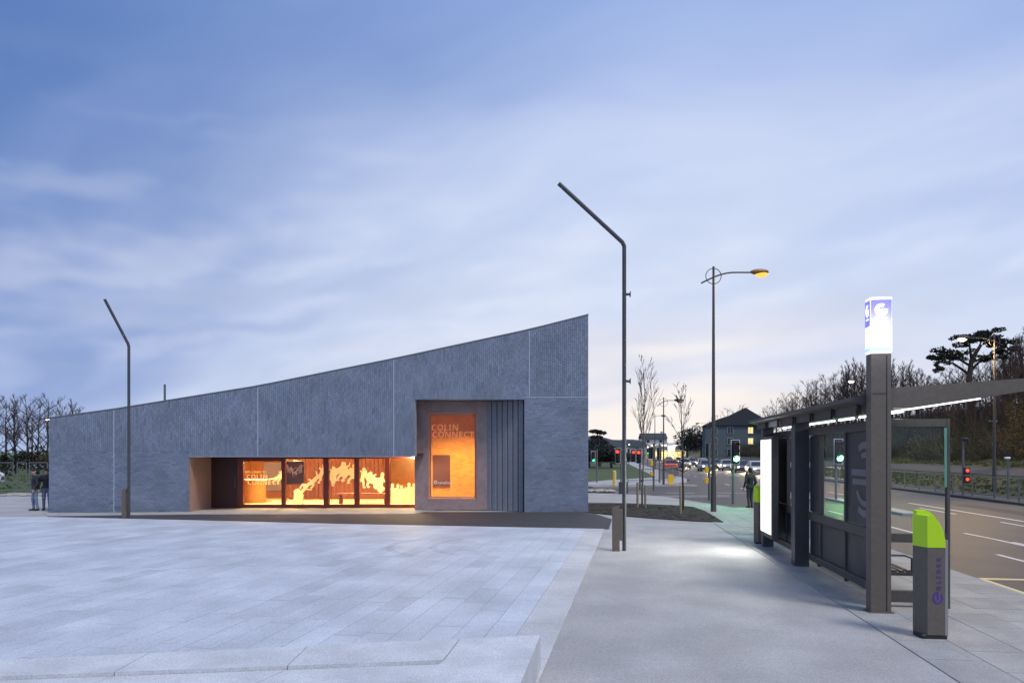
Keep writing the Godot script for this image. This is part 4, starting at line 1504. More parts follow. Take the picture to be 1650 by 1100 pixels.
func build_trees() -> void:
	var kinds := []
	for k in 6:
		kinds.append(bare_tree(100 + k, 8.0, [0.42, 0.36, 0.5, 0.30, 0.44, 0.38][k], [0.8, 1.2, 0.6, 2.0, 0.9, 1.4][k], 0.16, [15, 17, 14, 20, 16, 18][k], 7, 6, 0.22))
	var r := RandomNumberGenerator.new()
	r.seed = 19
	# the wood along the bank: [u, top v, lateral t, kind]
	var wood := [[1152, 668, 40, 0], [1172, 660, 44, 2], [1195, 655, 46, 4], [1222, 668, 36, 1], [1236, 655, 38, 0], [1252, 645, 40, 2], [1268, 636, 40, 4], [1284, 630, 38, 0], [1300, 618, 38, 2], [1316, 612, 38, 0], [1330, 608, 36, 2],
		[1345, 606, 36, 4], [1358, 592, 40, 3], [1368, 584, 41, 3], [1380, 580, 40, 3], [1392, 588, 42, 3], [1404, 600, 38, 0], [1422, 596, 42, 3], [1440, 582, 40, 3], [1452, 586, 41, 3], [1466, 584, 40, 3], [1480, 600, 40, 4],
		[1494, 604, 38, 0], [1512, 606, 36, 2], [1528, 596, 36, 0], [1546, 590, 40, 4], [1562, 588, 36, 1], [1580, 582, 42, 0], [1598, 572, 40, 2], [1612, 566, 38, 3], [1624, 556, 40, 3], [1636, 552, 38, 1], [1648, 536, 36, 3], [1662, 530, 38, 0], [1684, 540, 34, 2], [1710, 530, 36, 1],
		[1540, 610, 31, 5], [1572, 620, 30, 2], [1606, 606, 31, 5], [1630, 600, 30, 0], [1500, 628, 32, 2], [1460, 622, 32, 4], [1420, 630, 33, 5], [1385, 628, 34, 2], [1350, 632, 34, 0], [1310, 640, 34, 5], [1275, 650, 34, 4], [1245, 668, 34, 2]]
	for a in wood.duplicate():
		if a[2] > 34 and a[0] < 1700: wood.append([a[0] + 8, a[1] + 13, a[2] - 3, (a[3] + 2) % 6])
	var words := ["wide crowned", "slender", "low spreading", "tall upright", "dense twiggy", "narrow crowned"]
	var zones := [[1200, "behind the flats"], [1245, "right of the flats' roof"], [1290, "over the shelter's far end"], [1335, "over the shelter roof"], [1375, "by the lamp near the totem"], [1410, "behind the totem"], [1450, "just right of the totem"], [1500, "between totem and pine"], [1545, "under the pine boughs"], [1585, "beside the pine's trunk"], [1620, "right of the pine's trunk"], [1900, "at the right edge"]]
	for k in wood.size():
		var a: Array = wood[k]
		var uu: float = (a[0] - 825.0) / FOC
		var d: float = minf(a[2] / (0.9907 * uu - 0.136), 260.0)
		var t: float = minf(a[2], d * (0.9907 * uu - 0.136))
		var base := bank_h(t) - 0.1
		var top: float = EYE + (730.0 - a[1]) / FOC * d
		var where := ""
		for z in zones:
			if where == "" and a[0] < z[0]: where = z[1]
		var row := "in front, " if a[2] < 36 else ""
		plant_tree("bare_tree", "%s bare tree on the bank, %s%s" % [words[a[3]], row, where], kinds[a[3]], Vector3(uu * d, base, -d), r.randf() * TAU, (top - base) / 7.7, "bare trees of the wood on the bank", M.bark, M.twig)
	# bare trees behind the lawn on the left
	var left := [[-40, 640, 78, 0], [-12, 646, 74, 4], [8, 642, 72, 2], [26, 638, 76, 3], [44, 636, 74, 0], [62, 650, 80, 4], [78, 640, 70, 2], [96, 648, 84, 1], [112, 644, 82, 3], [126, 656, 88, 0]]
	for a in left:
		var d: float = a[2]
		var top: float = EYE + (730.0 - a[1]) / FOC * d
		plant_tree("bare_tree", "%s bare tree behind the dark hedge, %s" % [words[a[3]], "at the left frame edge" if a[0] < 20 else ("behind the red sign" if a[0] < 70 else "by the station corner")], kinds[a[3]], Vector3((a[0] - 825.0) / FOC * d, -0.1, -d), r.randf() * TAU, top / 7.7, "bare trees behind the hedge", M.bark, M.twig)
	# hedge under them
	var mb := MB.new()
	for k in 110:
		leaf_clump(mb, r, Vector3(-22 + k * 0.41, r.randf_range(0.6, 2.1), r.randf_range(-0.5, 0.5)), Vector3(0.9, 0.9, 0.8), 150, 0.22, Color(0.016, 0.020, 0.013))
	var hedge := part(self, "hedge", mb, M.needle)
	hedge.position = Vector3(-42, 0, -66)
	tag(hedge, "long dark hedge at the back of the lawn on the left", "hedge")
	# the two young street trees
	var ya := bare_tree(301, 6.1, 0.36, 3.4, 0.045, 18, 5, 3, 0.26, 0.42)
	var yt := plant_tree("young_tree", "taller young birch in the planting bed, tied to two stakes", ya, G(1035, 815, 0.03), 0.4, 1.0, "", M.bark_pale, M.twig_pale)
	mb = MB.new()
	mb.tube([Vector3(0, 1.0, 0), Vector3(0, 1.07, 0)], [0.06, 0.06], 8)
	part(yt, "tree_tie", mb, M.black)
	yt = plant_tree("young_tree", "shorter young tree with low side twigs beside the single stake", bare_tree(302, 5.0, 0.36, 2.2, 0.05, 9, 4, 3, 0.42, 0.5), G(1101, 821, 0.03), 1.1, 1.0, "", M.bark, M.twig)
	mb = MB.new()
	for k in 70:
		var a := r.randf() * TAU
		var p := Vector3(0, r.randf_range(1.4, 2.2), 0)
		var d := Vector3(cos(a), r.randf_range(0.1, 1.2), sin(a)).normalized() * r.randf_range(0.3, 0.75)
		mb.tube([p, p + d * 0.5 + Vector3(0, -0.02, 0), p + d], [0.010, 0.007, 0.004], 3, false)
	part(yt, "low_twigs", mb, M.twig)
	for a in [[1027.5, 817, 0.98, "weathered tree stake left of the birch trunk"], [1040, 817.5, 0.85, "weathered tree stake right of the birch trunk"], [1097, 827, 0.98, "thick weathered stake standing before the shorter young tree"]]:
		mb = MB.new()
		mb.tube([Vector3(0, -0.1, 0), Vector3(0, a[2], 0), Vector3(0, a[2] + 0.02, 0)], [0.045, 0.045, 0.03], 9)
		var st := part(self, "tree_stake", mb, M.stake)
		st.position = G(a[0], a[1], 0.03)
		tag(st, a[3], "stake", "tree stakes in the planting bed")
	# the umbrella pine over the shelter roof
	var pd := 62.0
	var pt := 0.9907 * (1566 - 825.0) / FOC * pd - 0.136 * pd
	var pb := bank_h(pt)
	var pine := thing("umbrella_pine", "dark umbrella pine rising above the wood with a flat topped crown", "tree", Vector3((1566 - 825.0) / FOC * pd, pb, -pd))
	var pp := func(u: float, v: float, z: float): return Vector3((u - 1566) / FOC * pd, EYE - (v - 730.0) / FOC * pd - pb, z)
	mb = MB.new()
	mb.tube([Vector3(0, -0.3, 0), pp.call(1564, 660, 0), pp.call(1562, 610, 0), pp.call(1566, 580, 0), pp.call(1580, 556, 0.2)], [0.34, 0.30, 0.24, 0.19, 0.08], 9)
	part(pine, "trunk", mb, M.bark)
	for l in [[1564, 604, 1530, 586, 1512, 590, 0.5], [1565, 590, 1548, 574, 1532, 566, -0.6], [1566, 584, 1592, 572, 1608, 560, 0.6], [1565, 596, 1590, 580, 1600, 574, -0.8], [1566, 578, 1560, 562, 1556, 548, 0.3], [1568, 574, 1584, 556, 1590, 546, -0.4]]:
		mb = MB.new()
		mb.tube([pp.call(l[0], l[1], 0), pp.call(l[2], l[3], l[6]), pp.call(l[4], l[5], l[6] * 1.6)], [0.13, 0.09, 0.03], 6)
		part(pine, "limb", mb, M.bark)
	for c in [[1576, 546, 0, 1.9, 0.62, 1.9, 1500], [1590, 541, 0.4, 1.1, 0.5, 1.5, 700], [1560, 548, -0.5, 1.1, 0.5, 1.2, 600], [1605, 560, 0.6, 1.15, 0.6, 1.3, 800], [1614, 570, 0, 0.7, 0.5, 1.0, 350], [1528, 568, -0.6, 1.15, 0.65, 1.2, 900], [1545, 572, 0.3, 0.9, 0.5, 1.1, 500], [1515, 582, 0.3, 0.6, 0.5, 0.8, 350], [1509, 594, 0.5, 0.42, 0.42, 0.5, 240], [1596, 574, -0.9, 0.9, 0.4, 0.8, 380]]:
		mb = MB.new()
		for j in 14:
			var w := Vector3(r.randf_range(-1, 1), r.randf_range(-0.9, 0.9), r.randf_range(-1, 1)).limit_length(1.0)
			leaf_clump(mb, r, pp.call(c[0], c[1], c[2]) + w * Vector3(c[3], c[4], c[5]), Vector3(c[3], c[4], c[5]) * r.randf_range(0.22, 0.40), int(c[6] * 0.13), 0.17, Color(0.022, 0.030, 0.021))
		part(pine, "needle_clump", mb, M.needle)
	# dark evergreens: far left of the road, and by the flats
	var ev := [["big dark round evergreen clump beside the station corner", 949, 723, 105, 3.0, 1.9], ["second dark evergreen crown behind the green signal", 967, 724, 112, 2.4, 1.6], ["dark round tree left of the flats", 1108, 708, 165, 3.2, 3.4], ["dark pointed tree beside the flats", 1130, 704, 168, 3.2, 4.0], ["low dark shrubby tree above the lawn railing", 985, 733, 100, 3.4, 1.6]]
	for e in ev:
		var d: float = e[3]
		var c := P(e[1], e[2], d)
		var o := thing("evergreen_tree", e[0], "tree", Vector3(c.x, 0, c.z), 0, "dark evergreen trees in the distance")
		mb = MB.new()
		mb.tube([Vector3(0, -0.1, 0), Vector3(0, c.y, 0)], [0.25, 0.12], 7)
		part(o, "trunk", mb, M.bark)
		mb = MB.new()
		for k in 9:
			var q := Vector3(r.randf_range(-1, 1) * e[4] * 0.6, c.y + r.randf_range(-0.8, 0.6) * e[5] * 0.6, r.randf_range(-1, 1) * e[4] * 0.6)
			leaf_clump(mb, r, q, Vector3(e[4], e[5], e[4]) * 0.55, 420, 0.34, Color(0.030, 0.036, 0.034))
		part(o, "crown", mb, M.needle)
	var fp := thing("flat_pine", "small flat topped pine standing over the evergreen clump by the station corner", "tree", Vector3((963 - 825.0) / FOC * 112, 0, -112))
	mb = MB.new()
	mb.tube([Vector3(0, 0, 0), Vector3(0.1, 4.5, 0), Vector3(-0.1, 5.6, 0)], [0.2, 0.14, 0.08], 7)
	part(fp, "trunk", mb, M.bark)
	mb = MB.new()
	leaf_clump(mb, r, Vector3(-0.4, 5.75, 0), Vector3(1.0, 0.28, 1.0), 700, 0.26, Color(0.03, 0.034, 0.03))
	leaf_clump(mb, r, Vector3(0.7, 5.5, 0.2), Vector3(0.7, 0.22, 0.8), 420, 0.26, Color(0.03, 0.034, 0.03))
	leaf_clump(mb, r, Vector3(-0.2, 4.8, 0.2), Vector3(1.0, 0.3, 0.8), 420, 0.26, Color(0.03, 0.034, 0.03))
	part(fp, "crown", mb, M.needle)
	# yellowing shrub at the right edge, and the yellow bush by the left corner
	for a in [["yellowing leafy shrub on the bank at the right edge", 1656, 694, 43.0, 1.5, 2.0, 900], ["small yellow lit bush peeping past the left corner of the station", 76, 737, 62.0, 0.7, 0.8, 350]]:
		var c := P(a[1], a[2], a[3])
		var gy := 0.0 if a[1] < 800 else bank_h(0.9907 * c.x + 0.136 * c.z)
		var o := thing("yellow_shrub", a[0], "shrub", Vector3(c.x, gy, c.z))
		mb = MB.new()
		for k in 7:
			var e := Vector3(r.randf_range(-0.7, 0.7) * a[4], c.y - gy, r.randf_range(-0.7, 0.7) * a[4])
			mb.tube([Vector3(r.randf_range(-0.1, 0.1), -0.1, r.randf_range(-0.1, 0.1)), e * 0.6, e], [0.05, 0.035, 0.012], 5, false)
		part(o, "stem", mb, M.bark)
		mb = MB.new()
		for k in 7:
			leaf_clump(mb, r, Vector3(r.randf_range(-0.7, 0.7) * a[4], c.y - gy + r.randf_range(-0.6, 0.6) * a[5], r.randf_range(-0.5, 0.5) * a[4]), Vector3(a[4], a[5], a[4]) * 0.4, int(a[6] * 0.3), 0.14, Color(0.085, 0.070, 0.020))
		part(o, "foliage", mb, M.needle)


# ---------------------------------------------------------------- shelter and totem
func build_shelter() -> void:
	var s0 := 13.5
	var t0 := 4.0
	var o := thing("bus_shelter", "long dark metal bus shelter with glazed panels and a sloping cantilever roof", "bus shelter", ST(s0, t0), ROAD_TURN)
	var V := func(s: float, t: float, h: float): return Vector3(t - t0, h, s0 - s)
	var bx := func(mb: MB, s: float, t: float, h: float, ss: float, tt: float, hh: float, r := 0.008): mb.cbox(V.call(s, t, h), Vector3(tt, hh, ss), r)
	var mb: MB
	var wt := 3.92          # the rear wall's plane
	var sa := 10.22
	var sb := 14.3
	var sc := 16.9
	# posts
	for a in [[13.98, 3.77, 0.26, 0.27, 2.82], [16.72, 3.77, 0.20, 0.24, 2.80]]:
		mb = MB.new()
		bx.call(mb, a[0], a[1], a[4] * 0.5, a[2], a[3], a[4])
		part(o, "post", mb, M.steel_blue)
	# rails of the rear wall
	var wall_len := sc - sa
	for a in [[2.61, 0.14], [1.0, 0.16], [0.22, 0.13]]:
		for seg in [[sa, 13.83], [14.13, 16.6]]:
			mb = MB.new()
			bx.call(mb, (seg[0] + seg[1]) * 0.5, wt, a[0], seg[1] - seg[0], 0.09, a[1])
			part(o, "rail", mb, M.steel_dark)
	for s in [11.84, 13.15, 15.45]:
		mb = MB.new()
		bx.call(mb, s, wt, 1.81, 0.06, 0.07, 1.45)
		part(o, "mullion", mb, M.steel_dark)
	for s in [11.84, 13.15, 14.85, 15.55]:
		mb = MB.new()
		bx.call(mb, s, wt, 0.60, 0.05, 0.07, 0.62)
		part(o, "mullion", mb, M.steel_dark)
	# panels: [from, to, low, high, clear]
	for a in [[sa, 11.81, 1.09, 2.53, false], [11.87, 13.12, 1.09, 2.53, true], [13.18, 13.84, 1.09, 2.53, false], [14.12, 15.42, 1.09, 2.53, true], [15.48, 16.6, 1.09, 2.53, false],
			[sa, 11.81, 0.29, 0.91, false], [11.87, 13.12, 0.29, 0.91, false], [13.18, 13.84, 0.29, 0.91, false], [14.12, 14.82, 0.29, 0.91, false], [14.88, 15.52, 0.29, 0.91, false], [15.58, 16.6, 0.29, 0.91, false]]:
		mb = MB.new()
		if a[4]:
			mb.quad(V.call(a[0], wt, a[2]), V.call(a[0], wt, a[3]), V.call(a[1], wt, a[3]), V.call(a[1], wt, a[2]))
			part(o, "glass_pane", mb, M.shelter_pane)
		else:
			bx.call(mb, (a[0] + a[1]) * 0.5, wt + 0.01, (a[2] + a[3]) * 0.5, a[1] - a[0], 0.03, a[3] - a[2], 0.004)
			var p := part(o, "infill_panel", mb, M.panel_dark)
			if a[1] == 11.81 and a[2] > 1.0:
				var pm := MB.new()
				var az := Vector3(-1, 0, 0)
				var og: Vector3 = V.call(11.02, wt - 0.008, 1.80)
				for q in [arc(Vector2(), 0.47, 0.58, -120, 118), arc(Vector2(), 0.33, 0.42, -150, 112), rect(-0.56, 0.05, 0.10, 0.15), rect(-0.52, -0.09, 0.10, 0.0)]:
					pm.prism(q, og, Vector3(0, 0, 1), Vector3.UP, az, 0.003)
				part(p, "emblem", pm, M.print_grey)
	# the lit poster case on the wall's far end
	mb = MB.new()
	bx.call(mb, 15.88, 3.62, 1.45, 1.12, 0.14, 2.24, 0.012)
	var lp := part(o, "light_box", mb, M.steel_dark)
	mb = MB.new()
	mb.quad(V.call(16.38, 3.546, 0.43), V.call(15.38, 3.546, 0.43), V.call(15.38, 3.546, 2.50), V.call(16.38, 3.546, 2.50))
	part(lp, "light_panel", mb, M.sign_white)
	var al := AreaLight3D.new()
	al.name = "poster_light"
	al.area_size = Vector2(1.0, 2.0)
	al.light_energy = 16.0
	al.light_color = Color(1.0, 0.99, 0.95)
	al.shadow_enabled = true
	o.add_child(al)
	al.position = V.call(15.88, 3.50, 1.5)
	al.basis = Basis.looking_at(Vector3(-1, 0, 0))
	# roof: a wedge that thins towards the road, fascia boxes along the back
	var prof := PackedVector2Array([Vector2(3.42, 2.93), Vector2(3.90, 2.80), Vector2(4.3, 2.83), Vector2(6.15, 3.12), Vector2(6.16, 3.24), Vector2(3.95, 3.09), Vector2(3.42, 2.985)])
	mb = MB.new()
	mb.prism(prof, V.call(17.1, t0, 0.0) - Vector3(t0, 0, 0), Vector3.RIGHT, Vector3.UP, Vector3(0, 0, 1), 6.94)
	part(o, "roof", mb, M.steel_dark)
	for k in 6:
		var a := 10.30 + k * 1.12
		mb = MB.new()
		bx.call(mb, a + 0.53, 3.60, 2.855, 1.0, 0.03, 0.17, 0.004)
		part(o, "fascia_panel", mb, M.silver if k == 4 else M.steel_dark)
		mb = MB.new()
		mb.prism(PackedVector2Array([Vector2(-0.05, 2.93), Vector2(-0.025, 2.74), Vector2(0.025, 2.74), Vector2(0.05, 2.93)]), V.call(a, 3.56, 0), Vector3(0, 0, 1), Vector3.UP, Vector3(-1, 0, 0), 0.03)
		part(o, "bracket", mb, M.black)
	for a in [[10.3, 11.9, 4.15], [12.2, 12.9, 4.15], [13.2, 15.2, 4.15], [15.4, 16.8, 4.15]]:
		mb = MB.new()
		bx.call(mb, (a[0] + a[1]) * 0.5, a[2], 2.79, a[1] - a[0], 0.05, 0.03, 0.004)
		part(o, "lamp_strip", mb, M.lamp_cool)
		strip_light(o, V.call((a[0] + a[1]) * 0.5, a[2], 2.77), Vector2(0.05, a[1] - a[0]), 0.22 * (a[1] - a[0]))
	# end beam with a lamp strip under its front edge
	mb = MB.new()
	mb.prism(PackedVector2Array([Vector2(3.89, 2.78), Vector2(4.9, 2.93), Vector2(5.9, 3.08), Vector2(6.16, 3.13), Vector2(6.16, 3.245), Vector2(3.89, 3.10)]), V.call(10.16, t0, 0.0) - Vector3(t0, 0, 0), Vector3.RIGHT, Vector3.UP, Vector3(0, 0, 1), 0.12)
	part(o, "end_beam", mb, M.steel_warm)
	mb = MB.new()
	var e0: Vector3 = V.call(10.06, 3.92, 2.775)
	var e1: Vector3 = V.call(10.06, 5.05, 2.945)
	mb.box((e0 + e1) * 0.5, Vector3(e0.distance_to(e1), 0.025, 0.03), Basis(Vector3(0, 0, 1), atan2(e1.y - e0.y, e1.x - e0.x)))
	part(o, "lamp_strip", mb, M.lamp_cool)
	strip_light(o, (e0 + e1) * 0.5 + Vector3(0, -0.04, 0), Vector2(1.1, 0.05), 0.25)
	# end screen of glass
	for a in [[2.63, 0.12], [1.0, 0.13], [0.17, 0.17]]:
		mb = MB.new()
		bx.call(mb, 10.38, 4.36, a[0], 0.06, 0.80, a[1])
		part(o, "rail", mb, M.steel_dark)
	mb = MB.new()
	bx.call(mb, 10.38, 4.785, 1.345, 0.06, 0.05, 2.69)
	part(o, "post", mb, M.steel_dark)
	mb = MB.new()
	bx.call(mb, 10.38, 3.99, 1.345, 0.06, 0.06, 2.69)
	part(o, "post", mb, M.steel_dark)
	mb = MB.new()
	mb.quad(V.call(10.38, 4.02, 1.06), V.call(10.38, 4.76, 1.06), V.call(10.38, 4.76, 2.57), V.call(10.38, 4.02, 2.57))
	part(o, "glass_pane", mb, M.shelter_pane)
	mb = MB.new()
	bx.call(mb, 10.345, 4.742, 2.14, 0.012, 0.034, 0.84, 0.003)
	part(o, "glass_edge", mb, mat("edge_green", Color(0.12, 0.30, 0.22), 0.3))
	# seat inside
	var b := thing("shelter_bench", "dark metal slatted bench inside the bus shelter", "bench", ST(12.4, 4.25), ROAD_TURN)
	for k in 4:
		mb = MB.new()
		mb.cbox(Vector3(-0.14 + k * 0.1, 0.47, 0), Vector3(0.07, 0.03, 3.4), 0.006)
		part(b, "slat", mb, M.steel_blue)
	for z in [-1.5, 0.0, 1.69]:
		mb = MB.new()
		mb.cbox(Vector3(0.0, 0.43, z), Vector3(0.42, 0.05, 0.04), 0.006)
		mb.cbox(Vector3(-0.15, 0.21, z), Vector3(0.06, 0.42, 0.05), 0.006)
		part(b, "leg", mb, M.steel_dark)
		mb = MB.new()
		mb.tube([Vector3(0.2, 0.45, z), Vector3(0.2, 0.66, z), Vector3(0.1, 0.70, z), Vector3(-0.14, 0.70, z)], [0.016, 0.016, 0.016, 0.016], 6)
		part(b, "arm", mb, M.steel_blue)
	# information pylon seen through the far pane
	var tm := thing("information_pylon", "tall grey blue information pylon with two screens just beyond the far end of the shelter", "information pylon", ST(18.3, 4.9), ROAD_TURN)
	mb = MB.new()
	mb.cbox(Vector3(0, 1.4, 0), Vector3(0.62, 2.8, 0.18), 0.02)
	part(tm, "body", mb, M.grey_panel)
	for h in [2.28, 1.52]:
		mb = MB.new()
		mb.cbox(Vector3(0, h, 0.095), Vector3(0.52, 0.62, 0.02), 0.008)
		part(tm, "screen", mb, M.window_dark)
	mb = MB.new()
	mb.cbox(Vector3(0, 1.90, 0.097), Vector3(0.60, 0.08, 0.02), 0.005)
	part(tm, "band", mb, M.silver)
	mb = MB.new()
	mb.cbox(Vector3(-0.02, 1.06, 0.16), Vector3(0.6, 0.05, 0.18), 0.01)
	part(tm, "ledge", mb, M.silver)
	# the totem at the shelter's near end
	var to := thing("stop_totem", "tall dark steel stop totem with a glowing blue and white sign box on top", "totem", ST(10.05, 3.745), ROAD_TURN)
	mb = MB.new()
	mb.cbox(Vector3(0, 1.785, 0), Vector3(0.27, 3.57, 0.17), 0.008)
	part(to, "shaft", mb, M.steel_warm)
	mb = MB.new()
	mb.box(Vector3(0.075, 1.79, 0.086), Vector3(0.010, 3.50, 0.006))
	mb.box(Vector3(-0.02, 3.02, 0.086), Vector3(0.18, 0.006, 0.006))
	part(to, "seam", mb, M.black)
	mb = MB.new()
	mb.cbox(Vector3(0, 0.01, 0), Vector3(0.34, 0.02, 0.24), 0.004)
	part(to, "base_plate", mb, M.steel_dark)
	mb = MB.new()
	mb.cbox(Vector3(0, 3.96, 0), Vector3(0.284, 0.76, 0.19), 0.01)
	var sg := part(to, "sign_box", mb, M.sign_white)
	for f in [[Vector3(0, 0, 0.0965), 0.0, 0.268], [Vector3(-0.1435, 0, 0), -PI * 0.5, 0.174], [Vector3(0.1435, 0, 0), PI * 0.5, 0.174], [Vector3(0, 0, -0.0965), PI, 0.268]]:
		var bs := Basis(Vector3.UP, f[1])
		mb = MB.new()
		mb.box(f[0] + Vector3(0, 4.125, 0), Vector3(f[2], 0.36, 0.003), bs)
		part(sg, "sign_blue_face", mb, M.sign_blue)
		mb = MB.new()
		mb.box(f[0] + Vector3(0, 3.625, 0), Vector3(f[2], 0.06, 0.003), bs)
		part(sg, "sign_pale_band", mb, M.sign_pale)
		mb = MB.new()
		var w: float = f[2] / 0.268
		var og: Vector3 = f[0] + Vector3(0, 4.165, 0) + bs.z * 0.003
		for q in [arc(Vector2(), 0.040, 0.086, 60, 340), rect(-0.02, -0.022, 0.082, 0.014)]:
			var sq := PackedVector2Array()
			for pt in q: sq.append(Vector2(pt.x * w, pt.y))
			mb.prism(sq, og + (bs.z * 0.001 if q.size() == 4 else Vector3()), bs.x, Vector3.UP, bs.z, 0.002)
		part(sg, "sign_emblem", mb, M.sign_white)
		text(sg, "sign_lettering", "GLIDER", 0.030 * w, f[0] + Vector3(0, 4.045, 0) + bs.z * 0.004, bs, M.sign_white, 0.002)
	var ol := Node3D.new()
	ol.name = "sign_lamp"
	to.add_child(ol)
	ol.position = Vector3(0, 3.96, 0.25)
	omni(ol, Color(0.85, 0.88, 1.0), 0.5, 0.1)
	# ticket validators
	var va := validator("ticket_validator", "near ticket validator with a lime green rounded head, in front of the totem", ST(8.76, 3.845))
	va.set_meta("group", "lime headed ticket validators")
	va.scale = Vector3(0.79, 1.0, 0.85)
	var vb := dup(va, ST(17.25, 3.74), ROAD_TURN, "far ticket validator with a lime green head, behind the lit poster case", 0.93)
	vb.scale = Vector3(0.76, 0.93, 0.8)
	vb.set_meta("group", "lime headed ticket validators")

func strip_light(parent: Node, at: Vector3, size: Vector2, power: float) -> void:
	var al := AreaLight3D.new()
	al.name = "strip_light"
	al.area_size = size
	al.light_energy = power
	al.light_color = Color(1.0, 1.0, 0.96)
	al.shadow_enabled = true
	parent.add_child(al, true)
	al.position = at
	al.basis = Basis.looking_at(Vector3.DOWN, Vector3(0, 0, 1))

func validator(called: String, label: String, at: Vector3) -> Node3D:
	var o := thing(called, label, "ticket validator", at, ROAD_TURN + 0.04)
	o.set_meta("base_name", called)
	var plan := PackedVector2Array([Vector2(-0.20, -0.10), Vector2(-0.115, 0.15), Vector2(0.135, 0.15), Vector2(0.135, -0.10)])   # (x, z towards the camera)
	var lay := func(p: PackedVector2Array):
		var q := PackedVector2Array()
		for a in p: q.append(Vector2(a.x, -a.y))
		return q
	var mb := MB.new()
	mb.prism(lay.call(plan), Vector3(0, 0.06, 0), Vector3.RIGHT, Vector3.FORWARD, Vector3.UP, 1.03)
	var body := part(o, "body", mb, M.steel_warm)
	mb = MB.new()
	mb.cbox(Vector3(-0.01, 0.03, 0.01), Vector3(0.36, 0.06, 0.26), 0.005)
	part(o, "plinth", mb, M.black)
	mb = MB.new()
	mb.box(Vector3(0.175, 0.60, -0.0), Vector3(0.075, 1.14, 0.16))
	part(o, "rear_leaf", mb, M.silver)
	# the head: a quarter round in front view, cut back at the left corner
	var prof := PackedVector2Array([Vector2(-0.118, 1.09), Vector2(0.14, 1.09)])
	for k in 9:
		var a := deg_to_rad(4.0 + k * 9.2)
		prof.append(Vector2(-0.115 + cos(a) * 0.255, 1.09 + sin(a) * 0.385))
	prof.append(Vector2(-0.118, 1.09 + 0.375))
	mb = MB.new()
	mb.prism(prof, Vector3(0, 0, -0.06), Vector3.RIGHT, Vector3.UP, Vector3.BACK, 0.213)
	mb.prism(PackedVector2Array([Vector2(-0.118, 0.153), Vector2(-0.203, -0.10), Vector2(-0.118, -0.10)]), Vector3(0, 1.09, 0), Vector3.RIGHT, Vector3.BACK, Vector3.UP, 0.375)
	var head := part(o, "head", mb, M.lime)
	mb = MB.new()
	var p2 := PackedVector2Array([Vector2(-0.16, 1.12), Vector2(0.215, 1.12)])
	for k in 9:
		var a := deg_to_rad(4.0 + k * 9.4)
		p2.append(Vector2(-0.07 + cos(a) * 0.285, 1.12 + sin(a) * 0.40))
	p2.append(Vector2(-0.16, 1.515))
	mb.prism(p2, Vector3(0, 0, -0.17), Vector3.RIGHT, Vector3.UP, Vector3.BACK, 0.10)
	part(o, "rear_head", mb, M.lime)
	# lettering reading upwards
	var up := Basis(Vector3.UP, Vector3.LEFT, Vector3.BACK)
	text(body, "lettering", "G L I D E R", 0.058, Vector3(0.045, 0.78, 0.153), up, M.purple)
	mb = MB.new()
	var c := Vector2(0.03, 0.50)
	for q in [arc(c, 0.048, 0.074, 110, 400), rect(c.x - 0.012, c.y - 0.02, c.x + 0.012, c.y + 0.072)]:
		mb.prism(q, Vector3(0, 0, 0.1515 + (0.0006 if q.size() == 4 else 0.0)), Vector3.RIGHT, Vector3.UP, Vector3.BACK, 0.002)
	part(body, "emblem", mb, M.purple)
	return o


# ---------------------------------------------------------------- lamp columns
func build_columns() -> void:
	# slim bent columns of the plaza
	for a in [[1006.0, 887.0, 393.0, Vector3(-1.50, 1.27, 0.25), true, "tall bent lamp column standing on the grey pavement right of the station"], [207.0, 835.0, 556.0, Vector3(-0.52, 1.44, 0.5), false, "bent lamp column in front of the left part of the station"]]:
		var at := G(a[0], a[1])
		var k: float = -at.z / FOC
		var knee: float = EYE + (730.0 - a[2]) * k
		var o := thing("bent_lamp_column", a[5], "lamp column", at, 0, "bent lamp columns of the plaza")
		var r := 0.046
		var mb := MB.new()
		mb.tube([Vector3(0, 0.0, 0), Vector3(0, knee - 0.06, 0), Vector3(0, knee - 0.02, 0) + a[3].normalized() * 0.02], [r, r, r], 14)
		part(o, "column", mb, M.steel_blue)
		mb = MB.new()
		mb.tube([Vector3(0, knee - 0.05, 0), Vector3(0, knee, 0) + a[3] * 0.03, Vector3(0, knee, 0) + a[3]], [r, r * 1.02, r * 1.02], 14)
		part(o, "arm", mb, M.steel_blue)
		# the folded plate beside its foot
		mb = MB.new()
		var fw := 0.155
		var px := -0.20 if a[4] else -0.10
		mb.prism(PackedVector2Array([Vector2(px - fw * 0.5, 0), Vector2(px + fw * 0.5, 0), Vector2(px + fw * 0.5, 0.24), Vector2(-0.05, 0.24), Vector2(-0.05, 0.94), Vector2(px + fw * 0.5, 0.94), Vector2(px + fw * 0.5, 1.02), Vector2(px - fw * 0.5, 0.97)]), Vector3(0, 0, 0.02), Vector3.RIGHT, Vector3.UP, Vector3.BACK, 0.10)
		part(o, "foot_plate", mb, M.steel_warm)
		if a[4]:
			for v in [474.0, 614.0]:
				var h: float = EYE + (730.0 - v) * k
				mb = MB.new()
				mb.tube([Vector3(r, h, 0), Vector3(0.13, h, 0)], [0.03, 0.03], 8)
				mb.box(Vector3(0.135, h, 0), Vector3(0.012, 0.12, 0.09))
				part(o, "bracket", mb, M.steel_blue)
	var b := thing("flue_pole", "thin grey pole rising behind the station roof", "pole", Vector3((265 - 825.0) / FOC * 31.0, 3.7, -31.0))
	var m2 := MB.new()
	m2.tube([Vector3(0, 0, 0), Vector3(0, EYE + 111.0 / FOC * 31.0 - 3.7, 0)], [0.05, 0.05], 8)
	part(b, "shaft", m2, M.galvanised)
	m2 = MB.new()
	m2.box(Vector3(0, 0.02, 0), Vector3(0.3, 0.04, 0.3))
	part(b, "flange", m2, M.galvanised)

